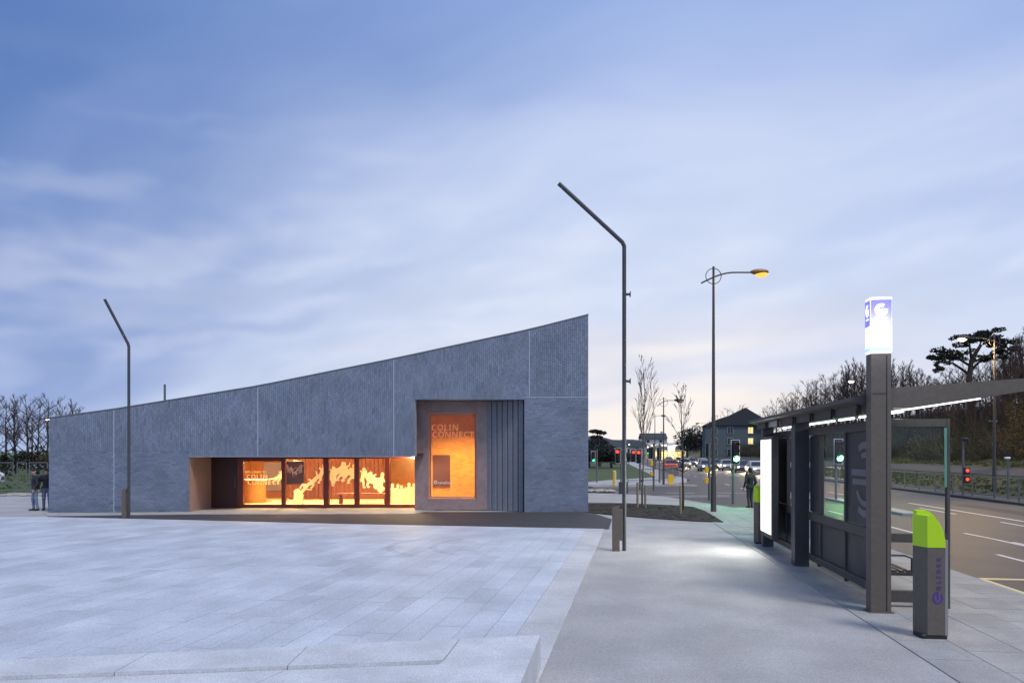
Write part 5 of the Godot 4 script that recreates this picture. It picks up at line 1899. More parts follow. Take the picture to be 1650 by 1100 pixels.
func street_lamp(label: String, at: Vector3, h: float, reach: float, turn: float, lit: String, power: float, tint: Color, ring: bool, thick := 1.0) -> Node3D:
	var o := thing("street_lamp", label, "street lamp", at, turn, "tall road lamps with curved arms")
	var mb := MB.new()
	mb.tube([Vector3(0, 0, 0), Vector3(0, 1.3, 0), Vector3(0, 1.34, 0), Vector3(0, h, 0)], [0.105 * thick, 0.10 * thick, 0.075 * thick, 0.042 * thick], 12)
	part(o, "column", mb, M.steel_dark)
	mb = MB.new()
	var pts := []
	var rad := []
	for k in 9:
		var f := k / 8.0
		pts.append(Vector3(lerpf(-0.46, reach - 0.5, f), h - 0.62 + 0.40 * sin(minf(f * 1.5, 1.0) * PI * 0.5), 0))
		rad.append(0.030 * thick)
	mb.tube(pts, rad, 8)
	part(o, "arm", mb, M.steel_dark)
	if ring:
		mb = MB.new()
		pts = []
		rad = []
		for k in 25:
			pts.append(Vector3(cos(TAU * k / 24) * 0.29, h - 0.36 + sin(TAU * k / 24) * 0.29, 0))
			rad.append(0.016 * thick)
		mb.tube(pts, rad, 6, false)
		part(o, "ring", mb, M.steel_dark)
	mb = MB.new()
	mb.ball(Vector3(reach - 0.17, h - 0.20, 0), Vector3(0.36, 0.11, 0.15), 14, 8)
	part(o, "head", mb, M.steel_dark if lit != "lamp_amber" else mat("amber_shell", Color(0.32, 0.15, 0.03), 0.5))
	mb = MB.new()
	mb.ball(Vector3(), Vector3(0.24, 0.12, 0.13), 14, 8)
	var bulb := part(o, "lamp_bowl", mb, M[lit] if lit else M.silver)
	bulb.position = Vector3(reach - 0.10, h - 0.285, 0)
	if power > 0: omni(bulb, tint, power, 0.06)
	return o

func build_street() -> void:
	street_lamp("street lamp with a ring and an amber lit head beside the young trees", G(1150, 824.5), 9.2, 1.9, 0.0, "lamp_amber", 9.0, Color(1.0, 0.66, 0.3), true)
	var d := 37.0
	var at := P(1603, 730, d)
	at.y = bank_h(0.9907 * at.x - 0.136 * d)
	var sl := street_lamp("street lamp with a bright warm head before the umbrella pine", at, EYE + 192.0 / FOC * d - at.y, 1.85, PI, "lamp_warm", 200.0, Color(1.0, 0.80, 0.48), true)
	var mb := MB.new()
	mb.box(Vector3(0, EYE + 52.0 / FOC * d - at.y, 0.1), Vector3(0.46, 0.05, 0.03))
	part(sl, "sign_bracket", mb, M.silver)
	d = 58.0
	at = P(1408, 730, d)
	at.y = bank_h(0.9907 * at.x - 0.136 * d)
	street_lamp("street lamp behind the totem, its warm head showing left of it", at, EYE + 121.0 / FOC * d - at.y, 2.0, PI, "lamp_warm", 200.0, Color(1.0, 0.80, 0.48), true)
	street_lamp("unlit street lamp on the corner across the side road, arm to the right", P(1069.5, 730, 48.0) * Vector3(1, 0, 1), EYE + 90.0 / FOC * 48.0, 1.25, 0.0, "", 0.0, Color.WHITE, true, 0.8)
	street_lamp("thin distant street lamp left of the unlit corner lamp", P(1055.5, 730, 92.0) * Vector3(1, 0, 1), EYE + 63.0 / FOC * 92.0, 1.3, 0.0, "", 0.0, Color.WHITE, false, 1.0)
	street_lamp("thin far street lamp over the road end with its arm to the left", P(1140, 730, 120.0) * Vector3(1, 0, 1), EYE + 50.0 / FOC * 120.0, 1.9, PI, "", 0.0, Color.WHITE, false, 1.0)
	d = 85.0
	var ll := street_lamp("street lamp at the left edge with a red sign on its column", P(51, 730, d) * Vector3(1, 0, 1), EYE + 58.0 / FOC * d, 2.0, 0.0, "lamp_warm", 30.0, Color(1.0, 0.82, 0.5), false, 1.5)
	mb = MB.new()
	mb.cbox(Vector3(0.42, EYE - 6.0 / FOC * d, 0.05), Vector3(0.7, 0.5, 0.05), 0.01)
	part(ll, "sign", mb, M.red_sign)
	# small far lamps of the hillside
	var r := RandomNumberGenerator.new()
	r.seed = 31
	for a in [[945, 714, 170.0], [953, 715, 172.0], [960, 713, 168.0], [978, 719, 150.0], [979, 723, 150.0], [990, 721, 140.0], [1044, 720, 210.0], [1014, 716, 220.0], [966, 726, 160.0]]:
		var c := P(a[0], a[1], a[2])
		var o := thing("hill_lamp", "tiny far lamp shining among the dark trees near the road end", "street lamp", Vector3(c.x, 0, c.z), 0, "tiny far lamps among the trees")
		mb = MB.new()
		mb.tube([Vector3(), Vector3(0, c.y, 0)], [0.05, 0.04], 5)
		part(o, "column", mb, M.steel_dark)
		mb = MB.new()
		mb.ball(Vector3(0, c.y, 0.1), Vector3(0.16, 0.14, 0.16), 8, 6)
		part(o, "lamp_bowl", mb, M.lamp_warm)
	# guard railing along the far side of the road
	var gr := thing("guard_railing", "galvanised pedestrian guard railing along the far side of the road", "railing", ST(50, 18.7), ROAD_TURN)
	for k in 48:
		var z := 50.0 - (12.0 + k * 2.0)
		mb = MB.new()
		mb.box(Vector3(0, 0.52, z), Vector3(0.05, 1.04, 0.05))
		part(gr, "post", mb, M.galvanised)
		for h in [1.03, 0.14]:
			mb = MB.new()
			mb.box(Vector3(0, h, z - 1.0), Vector3(0.045, 0.05, 1.95))
			part(gr, "rail", mb, M.galvanised)
		if k > 24:
			mb = MB.new()
			for j in 15:
				mb.box(Vector3(0, 0.58, z - 0.13 - j * 0.124), Vector3(0.014, 0.85, 0.014))
			part(gr, "infill_bars", mb, M.galvanised)
	railing("galvanised pedestrian railing in front of the lawn across the side road", G(1012, 777.5), G(1062, 776.5))
	railing("galvanised railing curving round the corner by the yellow bollard", G(1064, 776.0), G(1093, 769.0))
	railing("distant railing at the back of the lawn, left of the tall lamp column", G(938, 757.5), G(1000, 756.5))
	# yellow bollards
	var yb := thing("yellow_bollard", "tall yellow traffic bollard with a pale back on the small island", "bollard", G(990, 783, 0.0))
	mb = MB.new()
	mb.cbox(Vector3(0, 0.52, 0), Vector3(0.20, 1.04, 0.16), 0.03)
	part(yb, "body", mb, M.yellow)
	mb = MB.new()
	mb.cbox(Vector3(0.08, 0.5, 0.075), Vector3(0.07, 0.96, 0.03), 0.01)
	part(yb, "stripe", mb, M.white)
	yb = thing("yellow_bollard", "low yellow shield shaped bollard at the corner kerb", "bollard", G(1081, 781, 0.0))
	mb = MB.new()
	mb.prism(PackedVector2Array([Vector2(-0.10, 0.0), Vector2(0.10, 0.0), Vector2(0.19, 0.30), Vector2(0.19, 0.66), Vector2(0.1, 0.72), Vector2(-0.1, 0.72), Vector2(-0.19, 0.66), Vector2(-0.19, 0.30)]), Vector3(0, 0, -0.05), Vector3.RIGHT, Vector3.UP, Vector3.BACK, 0.12)
	part(yb, "body", mb, M.yellow)
	mb = MB.new()
	mb.cbox(Vector3(0, 0.02, 0), Vector3(0.5, 0.04, 0.4), 0.01)
	part(yb, "base", mb, M.kerb)
	for a in [[990, 784, 1.5], [1075, 782, 1.6]]:
		mb = MB.new()
		var c := G(a[0], a[1], -0.05)
		slab(mb, flat_poly([c + Vector3(-a[2], 0, 0.45), c + Vector3(a[2], 0, 0.45), c + Vector3(a[2] + 0.5, 0, 0), c + Vector3(a[2], 0, -0.45), c + Vector3(-a[2], 0, -0.45), c + Vector3(-a[2] - 0.5, 0, 0)]), -0.2, -0.002)
		struct("traffic_island", mb, M.kerb)
	# cabinet, rocks
	var cb := thing("control_cabinet", "dark grey roadside cabinet behind the tall bent lamp column", "cabinet", G(1004.5, 795.5))
	mb = MB.new()
	mb.cbox(Vector3(0, 0.30, 0), Vector3(0.46, 0.60, 0.3), 0.02)
	part(cb, "body", mb, M.steel_blue)
	mb = MB.new()
	mb.cbox(Vector3(0, 0.62, 0), Vector3(0.50, 0.04, 0.34), 0.01)
	part(cb, "lid", mb, M.steel_dark)
	mb = MB.new()
	mb.box(Vector3(0, 0.30, 0.152), Vector3(0.012, 0.5, 0.004))
	part(cb, "door_seam", mb, M.black)
	var rk := thing("rock_border", "low border of pale rough stones at the pavement edge beyond the planting bed", "stones", G(968, 793))
	for k in 26:
		mb = MB.new()
		mb.ball(Vector3(), Vector3(r.randf_range(0.10, 0.22), r.randf_range(0.07, 0.13), r.randf_range(0.09, 0.16)), 7, 5)
		for q in mb.v.size(): mb.v[q] *= 1.0 + 0.12 * sin(mb.v[q].x * 31.0 + mb.v[q].z * 23.0 + k)
		var p := part(rk, "stone", mb, M.stone)
		p.position = Vector3(-1.1 + (k % 13) * 0.15 + r.randf_range(-0.05, 0.05), 0.06, -0.3 + (k / 13) * 0.35 + r.randf_range(-0.08, 0.08))
		p.rotation.y = r.randf() * TAU
	mb = MB.new()
	mb.cbox(Vector3(0, 0.003, 0), Vector3(0.75, 0.012, 0.5), 0.003)
	var mh := part(self, "utility_cover", mb, M.steel_dark)
	mh.position = G(1187, 826, 0.002)
	tag(mh, "small dark utility cover set in the pavement near the far validator", "utility cover")
	# temporary fence at the left edge
	for a in [[-44, 26, "temporary mesh fence panel at the left edge, partly out of the frame"], [27, 41.5, "narrow temporary mesh fence panel between the two wider ones"], [42, 80, "temporary mesh fence panel touching the station corner"]]:
		var p0 := G(a[0], 798)
		var p1 := G(a[1], 797)
		var o := thing("temporary_fence", a[2], "fence", (p0 + p1) * 0.5, 0, "temporary mesh fence panels")
		var w := p0.distance_to(p1) * 0.5 - 0.03
		mb = MB.new()
		for q in [[Vector3(-w, 0.05, 0), Vector3(-w, 1.72, 0)], [Vector3(w, 0.05, 0), Vector3(w, 1.72, 0)], [Vector3(-w, 1.70, 0), Vector3(w, 1.70, 0)], [Vector3(-w, 0.22, 0), Vector3(w, 0.22, 0)], [Vector3(-w, 0.62, 0), Vector3(w, 0.62, 0)]]:
			mb.tube(q, [0.024, 0.024], 7)
		part(o, "frame", mb, M.galvanised)
		mb = MB.new()
		var x := -w + 0.1
		while x < w:
			mb.tube([Vector3(x, 0.22, 0), Vector3(x, 1.70, 0)], [0.003, 0.003], 3, false)
			x += 0.09
		part(o, "mesh_wires", mb, M.galvanised)
		for q in [-w, w]:
			mb = MB.new()
			mb.cbox(Vector3(q, 0.06, 0), Vector3(0.22, 0.12, 0.6), 0.02)
			part(o, "foot_block", mb, M.kerb)
	mb = MB.new()
	for k in 7:
		var c := G(8 + k * 11, 799)
		mb.cbox(c + Vector3(0, 0.05, 0), Vector3(0.5, 0.1 + 0.04 * (k % 3), 0.5), 0.03, Basis(Vector3.UP, k * 0.7))
	var rub := part(self, "rubble", mb, M.stone)
	tag(rub, "low heap of pale slabs and dark rubble at the foot of the temporary fence", "rubble")
	rub.set_meta("kind", "stuff")

func railing(label: String, a: Vector3, b: Vector3) -> void:
	var d := b - a
	var o := thing("pedestrian_railing", label, "railing", (a + b) * 0.5, atan2(-d.z, d.x))
	var n := int(maxf(1, d.length() / 2.0))
	var w := d.length() / n
	for k in n + 1:
		var mb := MB.new()
		mb.box(Vector3(-d.length() * 0.5 + k * w, 0.5, 0), Vector3(0.05, 1.0, 0.05))
		part(o, "post", mb, M.galvanised)
		if k < n:
			for h in [1.0, 0.15]:
				mb = MB.new()
				mb.box(Vector3(-d.length() * 0.5 + (k + 0.5) * w, h, 0), Vector3(w - 0.05, 0.045, 0.04))
				part(o, "rail", mb, M.galvanised)
			mb = MB.new()
			for j in 13:
				mb.box(Vector3(-d.length() * 0.5 + (k + (j + 1) / 14.0) * w, 0.57, 0), Vector3(0.014, 0.82, 0.014))
			part(o, "infill_bars", mb, M.galvanised)


# ---------------------------------------------------------------- traffic signals
func signal_head(o: Node3D, at: Vector3, turn: float, lit: String, size := 1.0, bulb_power := 0.0, tint := Color.WHITE) -> void:
	var b := Basis(Vector3.UP, turn)
	var q := Node3D.new()
	var mb := MB.new()
	mb.cbox(at, Vector3(0.40, 1.10, 0.05) * size, 0.02, b)
	var board := part(o, "backing_board", mb, M.black)
	mb = MB.new()
	for e in [[Vector3(0, 0.54, 0.03), Vector3(0.40, 0.025, 0.01)], [Vector3(0, -0.54, 0.03), Vector3(0.40, 0.025, 0.01)], [Vector3(0.19, 0, 0.03), Vector3(0.025, 1.05, 0.01)], [Vector3(-0.19, 0, 0.03), Vector3(0.025, 1.05, 0.01)]]:
		mb.box(at + b * (e[0] * size), e[1] * size, b)
	part(board, "white_border", mb, M.white)
	mb = MB.new()
	mb.cbox(at + b * (Vector3(0, 0, 0.09) * size), Vector3(0.29, 0.92, 0.16) * size, 0.02, b)
	part(o, "housing", mb, M.black)
	for k in 3:
		var c := at + b * (Vector3(0, 0.30 - k * 0.30, 0.175) * size)
		var name_k: String = ["red", "amber", "green"][k]
		var on := lit == name_k
		mb = MB.new()
		if on:
			mb.ball(Vector3(), Vector3(0.125, 0.125, 0.06) * size, 14, 8, b)
		else:
			mb.disc(Vector3(), 0.10 * size, b.x, b.y, 0.012)
		var m: Material = M["lens_" + name_k]
		if on: m = M.lamp_red if k == 0 else (M.lamp_green if bulb_power > 0 else M.lamp_green_small)
		var lamp := part(o, "signal_lamp" if on else "lens", mb, m)
		lamp.position = c
		if on and bulb_power > 0: omni(lamp, tint, bulb_power, 0.08)
		mb = MB.new()
		var pts := arc(Vector2(), 0.112 * size, 0.124 * size, 10, 170, 12)
		mb.prism(pts, c, b.x, b.y, b.z, 0.17 * size)
		part(o, "visor", mb, M.black)

func signal_post(label: String, at: Vector3, h: float, called := "traffic_signal") -> Node3D:
	var o := thing(called, label, "traffic signal", at, 0, "traffic signals at the junction")
	var mb := MB.new()
	mb.tube([Vector3(0, 0, 0), Vector3(0, h, 0)], [0.057, 0.057], 10)
	part(o, "post", mb, M.galvanised)
	mb = MB.new()
	mb.ball(Vector3(0, h, 0), Vector3(0.06, 0.03, 0.06), 8, 4)
	part(o, "cap", mb, M.black)
	return o

func push_box(o: Node3D, h: float, off: float) -> void:
	var mb := MB.new()
	mb.cbox(Vector3(off, h, 0.03), Vector3(0.15, 0.26, 0.14), 0.015)
	part(o, "push_button_box", mb, M.yellow)

func build_signals() -> void:
	var o := signal_post("traffic signal with its green lamp blazing, beside the far end of the shelter", G(1181.5, 812), 2.6)
	signal_head(o, Vector3(0.06, EYE + 2.0 / FOC * 29.5, 0.10), 0.0, "green", 0.95, 9.0, Color(0.08, 1.0, 0.48))
	var im := P(1347.5, 730, 33.0)
	o = signal_post("traffic signal with a green lamp on the road island, seen through the shelter pane", Vector3(im.x, ROAD + 0.1, im.z), 2.75)
	signal_head(o, Vector3(0.06, EYE - 7.0 / FOC * 33.0 + 0.3 - ROAD - 0.1, 0.10), 0.0, "green", 1.1, 9.0, Color(0.08, 1.0, 0.48))
	var isl := MB.new()
	slab(isl, flat_poly([ST(27, 10.9), ST(27, 11.6), ST(36, 11.6), ST(36, 10.9)]), -0.3, ROAD + 0.1)
	struct("traffic_island", isl, M.kerb)
	o = signal_post("traffic signal with a green lamp by the dark evergreen clump", G(962, 777.0), 2.5)
	signal_head(o, Vector3(-0.30, EYE - 6.0 / FOC * 51.5, 0.10), 0.1, "green", 0.82)
	o = signal_post("traffic signal with a red lamp left of the tall bent column", G(1001, 781), 2.6)
	signal_head(o, Vector3(-0.24, EYE - 4.0 / FOC * 47.5, 0.10), -0.35, "red", 0.95)
	o = signal_post("traffic signal showing red beside the birch trunk", G(1031.5, 789), 2.4)
	signal_head(o, Vector3(-0.08, EYE - 5.0 / FOC * 41.0, 0.10), -0.3, "red", 0.78)
	signal_head(o, Vector3(-0.42, EYE - 4.0 / FOC * 41.0, 0.0), 0.0, "red", 0.7)
	o = signal_post("grey crossing post with two yellow push button boxes left of the tall ringed lamp", G(1143, 806), 2.65)
	push_box(o, 0.92, -0.13)
	push_box(o, 1.42, -0.13)
	signal_head(o, Vector3(0.0, 2.35, -0.12), PI, "", 0.6)
	o = signal_post("slim crossing post with two yellow boxes behind the birch", G(1053.5, 791), 2.75)
	push_box(o, 1.02, -0.13)
	push_box(o, 1.60, -0.13)
	signal_head(o, Vector3(-0.16, 2.2, -0.10), PI, "", 0.6)
	o = signal_post("dark backed traffic signal beside the unlit corner lamp", G(1063, 778), 2.9)
	signal_head(o, Vector3(0.0, 2.15, -0.10), PI, "", 0.85)
	var at := ST(38.6, 18.55)
	o = signal_post("crossing signal with two red lamps one above the other on the far pavement", at, 3.0)
	for k in 2:
		var mb := MB.new()
		mb.cbox(Vector3(0.08, 1.28 - k * 0.46, 0.14), Vector3(0.26, 0.36, 0.16), 0.02)
		part(o, "housing", mb, M.black)
		mb = MB.new()
		mb.ball(Vector3(), Vector3(0.085, 0.085, 0.03), 12, 6)
		part(o, "signal_lamp", mb, M.lamp_red).position = Vector3(0.08, 1.30 - k * 0.46, 0.225)
	var mb2 := MB.new()
	mb2.cbox(Vector3(0.02, 2.92, 0.08), Vector3(0.26, 0.16, 0.34), 0.03)
	part(o, "detector", mb2, M.black)
	var cp := thing("camera_post", "plain grey post with a small head on the far pavement near the right edge", "post", ST(35.6, 19.1))
	mb2 = MB.new()
	mb2.tube([Vector3(), Vector3(0, 1.95, 0)], [0.05, 0.05], 8)
	part(cp, "shaft", mb2, M.galvanised)
	mb2 = MB.new()
	mb2.cbox(Vector3(-0.05, 1.97, 0.02), Vector3(0.24, 0.10, 0.14), 0.02)
	part(cp, "detector", mb2, M.white)
	for a in [[1013, 730.5, 110.0, "far green traffic signal left of the birch"], [1043.5, 730, 125.0, "far green traffic signal right of the birch, above the road"], [1141, 733, 100.0, "far green traffic signal beside the crossing post"]]:
		var c := P(a[0], a[1], a[2])
		o = signal_post(a[3], Vector3(c.x, 0, c.z), c.y + 0.9)
		signal_head(o, Vector3(0, c.y + 0.3, 0.1), 0.0, "green", 1.0)


# ---------------------------------------------------------------- cars
var car_mesh := {}

func car_shapes() -> void:
	# stations along the length (front at -2.1): [z, sill half width, belt half width, underside, belt height]
	var st := [[-2.12, 0.55, 0.60, 0.30, 0.62], [-2.02, 0.72, 0.74, 0.24, 0.72], [-1.75, 0.80, 0.82, 0.20, 0.80], [-1.2, 0.84, 0.85, 0.20, 0.88], [-0.75, 0.85, 0.86, 0.20, 0.92], [0.2, 0.86, 0.86, 0.20, 0.93], [1.2, 0.85, 0.86, 0.20, 0.95], [1.75, 0.82, 0.84, 0.24, 0.96], [2.0, 0.76, 0.78, 0.30, 0.92], [2.08, 0.66, 0.68, 0.36, 0.80]]
	var ring := func(s: Array) -> Array:
		var z: float = s[0]
		var mid: float = lerpf(s[3], s[4], 0.55)
		var r := []
		for k in [1.0, -1.0]:
			var q := [Vector3(s[1] * 0.8 * k, s[3], z), Vector3(s[1] * k, s[3] + 0.08, z), Vector3((s[2] + 0.02) * k, mid, z), Vector3(s[2] * 0.985 * k, s[4] - 0.06, z), Vector3(s[2] * 0.90 * k, s[4], z)]
			if k < 0: q.reverse()
			r.append_array(q)
		return r
	var body := MB.new()
	loft(body, st, ring)
	var gh := [[-0.95, 0.74, 0.0], [-0.25, 0.60, 0.48], [0.15, 0.60, 0.52], [1.05, 0.58, 0.50], [1.75, 0.70, 0.03]]
	var glassy := MB.new()
	loft(glassy, gh, func(s: Array) -> Array:
		var z: float = s[0]
		return [Vector3(0.76, 0.93, z), Vector3(s[1], 0.93 + s[2], z), Vector3(-s[1], 0.93 + s[2], z), Vector3(-0.76, 0.93, z)])
	var roof := MB.new()
	loft(roof, [[-0.30, 0.56, 0.475], [0.12, 0.60, 0.535], [1.0, 0.58, 0.515], [1.2, 0.56, 0.46]], func(s: Array) -> Array:
		return [Vector3(s[1] + 0.02, 0.90 + s[2], s[0]), Vector3(s[1] - 0.05, 0.945 + s[2], s[0]), Vector3(-s[1] + 0.05, 0.945 + s[2], s[0]), Vector3(-s[1] - 0.02, 0.90 + s[2], s[0])])
	var pillar := MB.new()
	for k in [1.0, -1.0]:
		for e in [[Vector3(0.77, 0.92, -0.93), Vector3(0.60, 1.40, -0.25)], [Vector3(0.775, 0.92, 0.35), Vector3(0.605, 1.44, 0.35)], [Vector3(0.765, 0.93, 1.70), Vector3(0.60, 1.42, 1.05)]]:
			pillar.tube([Vector3(e[0].x * k, e[0].y, e[0].z), Vector3(e[1].x * k, e[1].y, e[1].z)], [0.04, 0.035], 6)
	var tyre := MB.new()
	tyre.tube([Vector3(-0.11, 0, 0), Vector3(-0.08, 0, 0), Vector3(0.08, 0, 0), Vector3(0.11, 0, 0)], [0.27, 0.31, 0.31, 0.27], 20)
	var rim := MB.new()
	rim.tube([Vector3(-0.118, 0, 0), Vector3(0.118, 0, 0)], [0.20, 0.20], 16)
	var lamp := MB.new()
	lamp.ball(Vector3(), Vector3(0.15, 0.075, 0.06), 12, 8)
	var tail := MB.new()
	tail.cbox(Vector3(), Vector3(0.12, 0.26, 0.05), 0.02)
	var mir := MB.new()
	mir.cbox(Vector3(), Vector3(0.16, 0.12, 0.07), 0.03)
	var grille := MB.new()
	grille.cbox(Vector3(0, 0.48, -2.10), Vector3(0.9, 0.16, 0.06), 0.02)
	grille.cbox(Vector3(0, 0.30, -2.06), Vector3(1.2, 0.10, 0.08), 0.02)
	car_mesh = {"body": body.mesh(), "windows": glassy.mesh(), "roof": roof.mesh(), "pillars": pillar.mesh(), "tyre": tyre.mesh(), "rim": rim.mesh(), "headlamp": lamp.mesh(), "tail": tail.mesh(), "mirror": mir.mesh(), "grille": grille.mesh()}

func loft(mb: MB, st: Array, ring: Callable) -> void:
	var last := []
	for k in st.size():
		var r: Array = ring.call(st[k])
		if k:
			for j in r.size():
				var j2 := (j + 1) % r.size()
				mb.quad(last[j], last[j2], r[j2], r[j])
		else:
			for j in range(1, r.size() - 1): mb.tri(r[0], r[j + 1], r[j])
		last = r
	for j in range(1, last.size() - 1): mb.tri(last[0], last[j], last[j + 1])

func car(label: String, at: Vector3, turn: float, paint: Color, lit: bool, tall := 1.0) -> Node3D:
	var o := thing("parked_car" if not lit else "car", label, "car", at, turn)
	o.scale = Vector3(1, tall, 1)
	var key := "paint_%s" % paint.to_html()
	if not M.has(key):
		var pm := mat(key, paint, 0.3)
		pm.clearcoat_enabled = true
	part(o, "body", car_mesh.body, M[key])
	part(o, "windows", car_mesh.windows, M.car_glass)
	part(o, "roof", car_mesh.roof, M[key])
	part(o, "pillars", car_mesh.pillars, M[key])
	part(o, "grille", car_mesh.grille, M.black)
	for w in [[-0.76, -1.3], [0.76, -1.3], [-0.76, 1.28], [0.76, 1.28]]:
		var t := part(o, "wheel", car_mesh.tyre, M.tyre)
		t.position = Vector3(w[0], 0.31, w[1])
		part(t, "rim", car_mesh.rim, M.silver)
	for k in [-1.0, 1.0]:
		part(o, "headlamp", car_mesh.headlamp, M.lamp_head if lit else M.silver).position = Vector3(0.55 * k, 0.64, -2.06)
		part(o, "tail_lamp", car_mesh.tail, M.lens_red if not lit else M.lamp_red).position = Vector3(0.66 * k, 0.74, 2.04)
		part(o, "mirror", car_mesh.mirror, M.black).position = Vector3(0.94 * k, 0.98, -0.6)
	if lit:
		var s := SpotLight3D.new()
		s.name = "headlamp_light"
		s.light_color = Color(1.0, 0.9, 0.7)
		s.light_energy = 22.0
		s.light_size = 0.3
		s.spot_range = 60.0
		s.spot_attenuation = 2.0
		s.spot_angle = 32.0
		s.shadow_enabled = true
		o.add_child(s)
		s.position = Vector3(0, 0.64, -2.22)
		s.rotation.x = -0.08
	return o

func build_cars() -> void:
	car_shapes()
	var tones := [[Color(0.55, 0.55, 0.54), "white"], [Color(0.03, 0.035, 0.045), "black"], [Color(0.30, 0.31, 0.32), "silver"], [Color(0.05, 0.07, 0.16), "dark blue"], [Color(0.16, 0.16, 0.17), "grey"]]
	var face := ROAD_TURN + PI
	var row := [[70.0, 16.5, 2, "just left of the shelter roof"], [78.0, 16.4, 0, "behind the blazing green signal"],
		[87.0, 16.4, 1, "right of the tall ringed lamp"], [96.0, 16.3, 2, "left of the tall ringed lamp"], [106.0, 16.2, 3, "in front of the far green signal"], [118.0, 16.1, 0, "right of the shorter young tree"], [132.0, 16.0, 4, "behind the shorter young tree"], [150.0, 15.8, 2, "below the glowing price sign"], [172.0, 15.4, 1, "near the far end of the queue"], [198.0, 15.0, 0, "last before the road end"],
		[92.0, 13.0, 4, "in the inner lane beside the queue"], [114.0, 12.8, 0, "in the inner lane, before the filling station"], [140.0, 12.6, 2, "farthest in the inner lane"]]
	for a in row:
		var o := car("%s oncoming car with headlamps on, %s" % [tones[a[2]][1], a[3]], ST(a[0], a[1], ROAD), face, tones[a[2]][0], true)
		o.set_meta("group", "oncoming cars with headlamps on")
	car("red car waiting at the junction behind the corner railing", ST(94.0, 8.6, ROAD), ROAD_TURN, Color(0.42, 0.045, 0.02), true)
	car("white van nose at the left edge behind the temporary fence", Vector3((-66 - 825.0) / FOC * 41.0, 0.035, -41.0), -1.1, Color(0.62, 0.63, 0.66), false, 1.3).set_meta("category", "van")
	car("silver car parked beyond the lawn by the station's left corner", Vector3((66 - 825.0) / FOC * 90.0, 0.0, -90.0), 1.5, Color(0.35, 0.38, 0.42), false)


# ---------------------------------------------------------------- people
class Net:
	var lo := Vector3()
	var n := Vector3i()
	var cell := 0.02
	var f := PackedFloat32Array()
	var k := 0.03

	func start(a: Vector3, b: Vector3, size: float, soft: float) -> void:
		lo = a
		cell = size
		k = soft
		n = Vector3i(((b - a) / size).ceil()) + Vector3i.ONE
		f.resize(n.x * n.y * n.z)
		f.fill(0.0)

	func bone(a: Vector3, b: Vector3, ra: float, rb: float) -> void:
		var m := maxf(ra, rb) + k * 4.0
		var c0 := Vector3i(((Vector3(minf(a.x, b.x), minf(a.y, b.y), minf(a.z, b.z)) - Vector3.ONE * m - lo) / cell).floor()).clamp(Vector3i.ZERO, n - Vector3i.ONE)
		var c1 := Vector3i(((Vector3(maxf(a.x, b.x), maxf(a.y, b.y), maxf(a.z, b.z)) + Vector3.ONE * m - lo) / cell).ceil()).clamp(Vector3i.ZERO, n - Vector3i.ONE)
		var ab := b - a
		var l2 := maxf(ab.length_squared(), 1e-8)
		for z in range(c0.z, c1.z + 1):
			for y in range(c0.y, c1.y + 1):
				var at := (z * n.y + y) * n.x
				for x in range(c0.x, c1.x + 1):
					var p := lo + Vector3(x, y, z) * cell
					var h := clampf((p - a).dot(ab) / l2, 0.0, 1.0)
					var d := (p - a - ab * h).length() - lerpf(ra, rb, h)
					if d < k * 4.0: f[at + x] += exp(-d / k)

	func build(mb: MB, paint: Callable) -> void:
		var val := PackedFloat32Array()
		val.resize(f.size())
		for i in f.size(): val[i] = 1.0 if f[i] <= 0.0 else -k * log(f[i])
		var idx := {}
		var sx := 1
		var sy := n.x
		var sz := n.x * n.y
		var corner := [0, sx, sy, sx + sy, sz, sz + sx, sz + sy, sz + sx + sy]
		var offs := [Vector3(0, 0, 0), Vector3(1, 0, 0), Vector3(0, 1, 0), Vector3(1, 1, 0), Vector3(0, 0, 1), Vector3(1, 0, 1), Vector3(0, 1, 1), Vector3(1, 1, 1)]
		var edges := [[0, 1], [2, 3], [4, 5], [6, 7], [0, 2], [1, 3], [4, 6], [5, 7], [0, 4], [1, 5], [2, 6], [3, 7]]
		for z in n.z - 1:
			for y in n.y - 1:
				for x in n.x - 1:
					var i := z * sz + y * sy + x
					var inside := 0
					for c in 8:
						if val[i + corner[c]] < 0.0: inside += 1
					if inside == 0 or inside == 8: continue
					var s := Vector3()
					var m := 0
					for e in edges:
						var a := val[i + corner[e[0]]]
						var b := val[i + corner[e[1]]]
						if (a < 0.0) != (b < 0.0):
							s += (offs[e[0]] as Vector3).lerp(offs[e[1]], a / (a - b))
							m += 1
					var p := lo + (Vector3(x, y, z) + s / m) * cell
					var g := Vector3(val[i + sx] - val[i] + val[i + sx + sy + sz] - val[i + sy + sz], val[i + sy] - val[i] + val[i + sx + sy + sz] - val[i + sx + sz], val[i + sz] - val[i] + val[i + sx + sy + sz] - val[i + sx + sy])
					idx[i] = mb.v.size()
					mb.v.append(p)
					mb.n.append(g.normalized())
					mb.c.append(paint.call(p))
		for i in idx:
			for a in [[sx, sy, sz], [sy, sz, sx], [sz, sx, sy]]:
				var va := val[i]
				var vb: float = val[i + a[0]]
				if (va < 0.0) == (vb < 0.0): continue
				var q := [i, i - a[1], i - a[1] - a[2], i - a[2]]
				if not (idx.has(q[1]) and idx.has(q[2]) and idx.has(q[3])): continue
				var w := [idx[q[0]], idx[q[1]], idx[q[2]], idx[q[3]]]
				if va < 0.0: mb.ix.append_array([w[0], w[3], w[2], w[0], w[2], w[1]])   # outside lies towards +a
				else: mb.ix.append_array([w[0], w[1], w[2], w[0], w[2], w[3]])

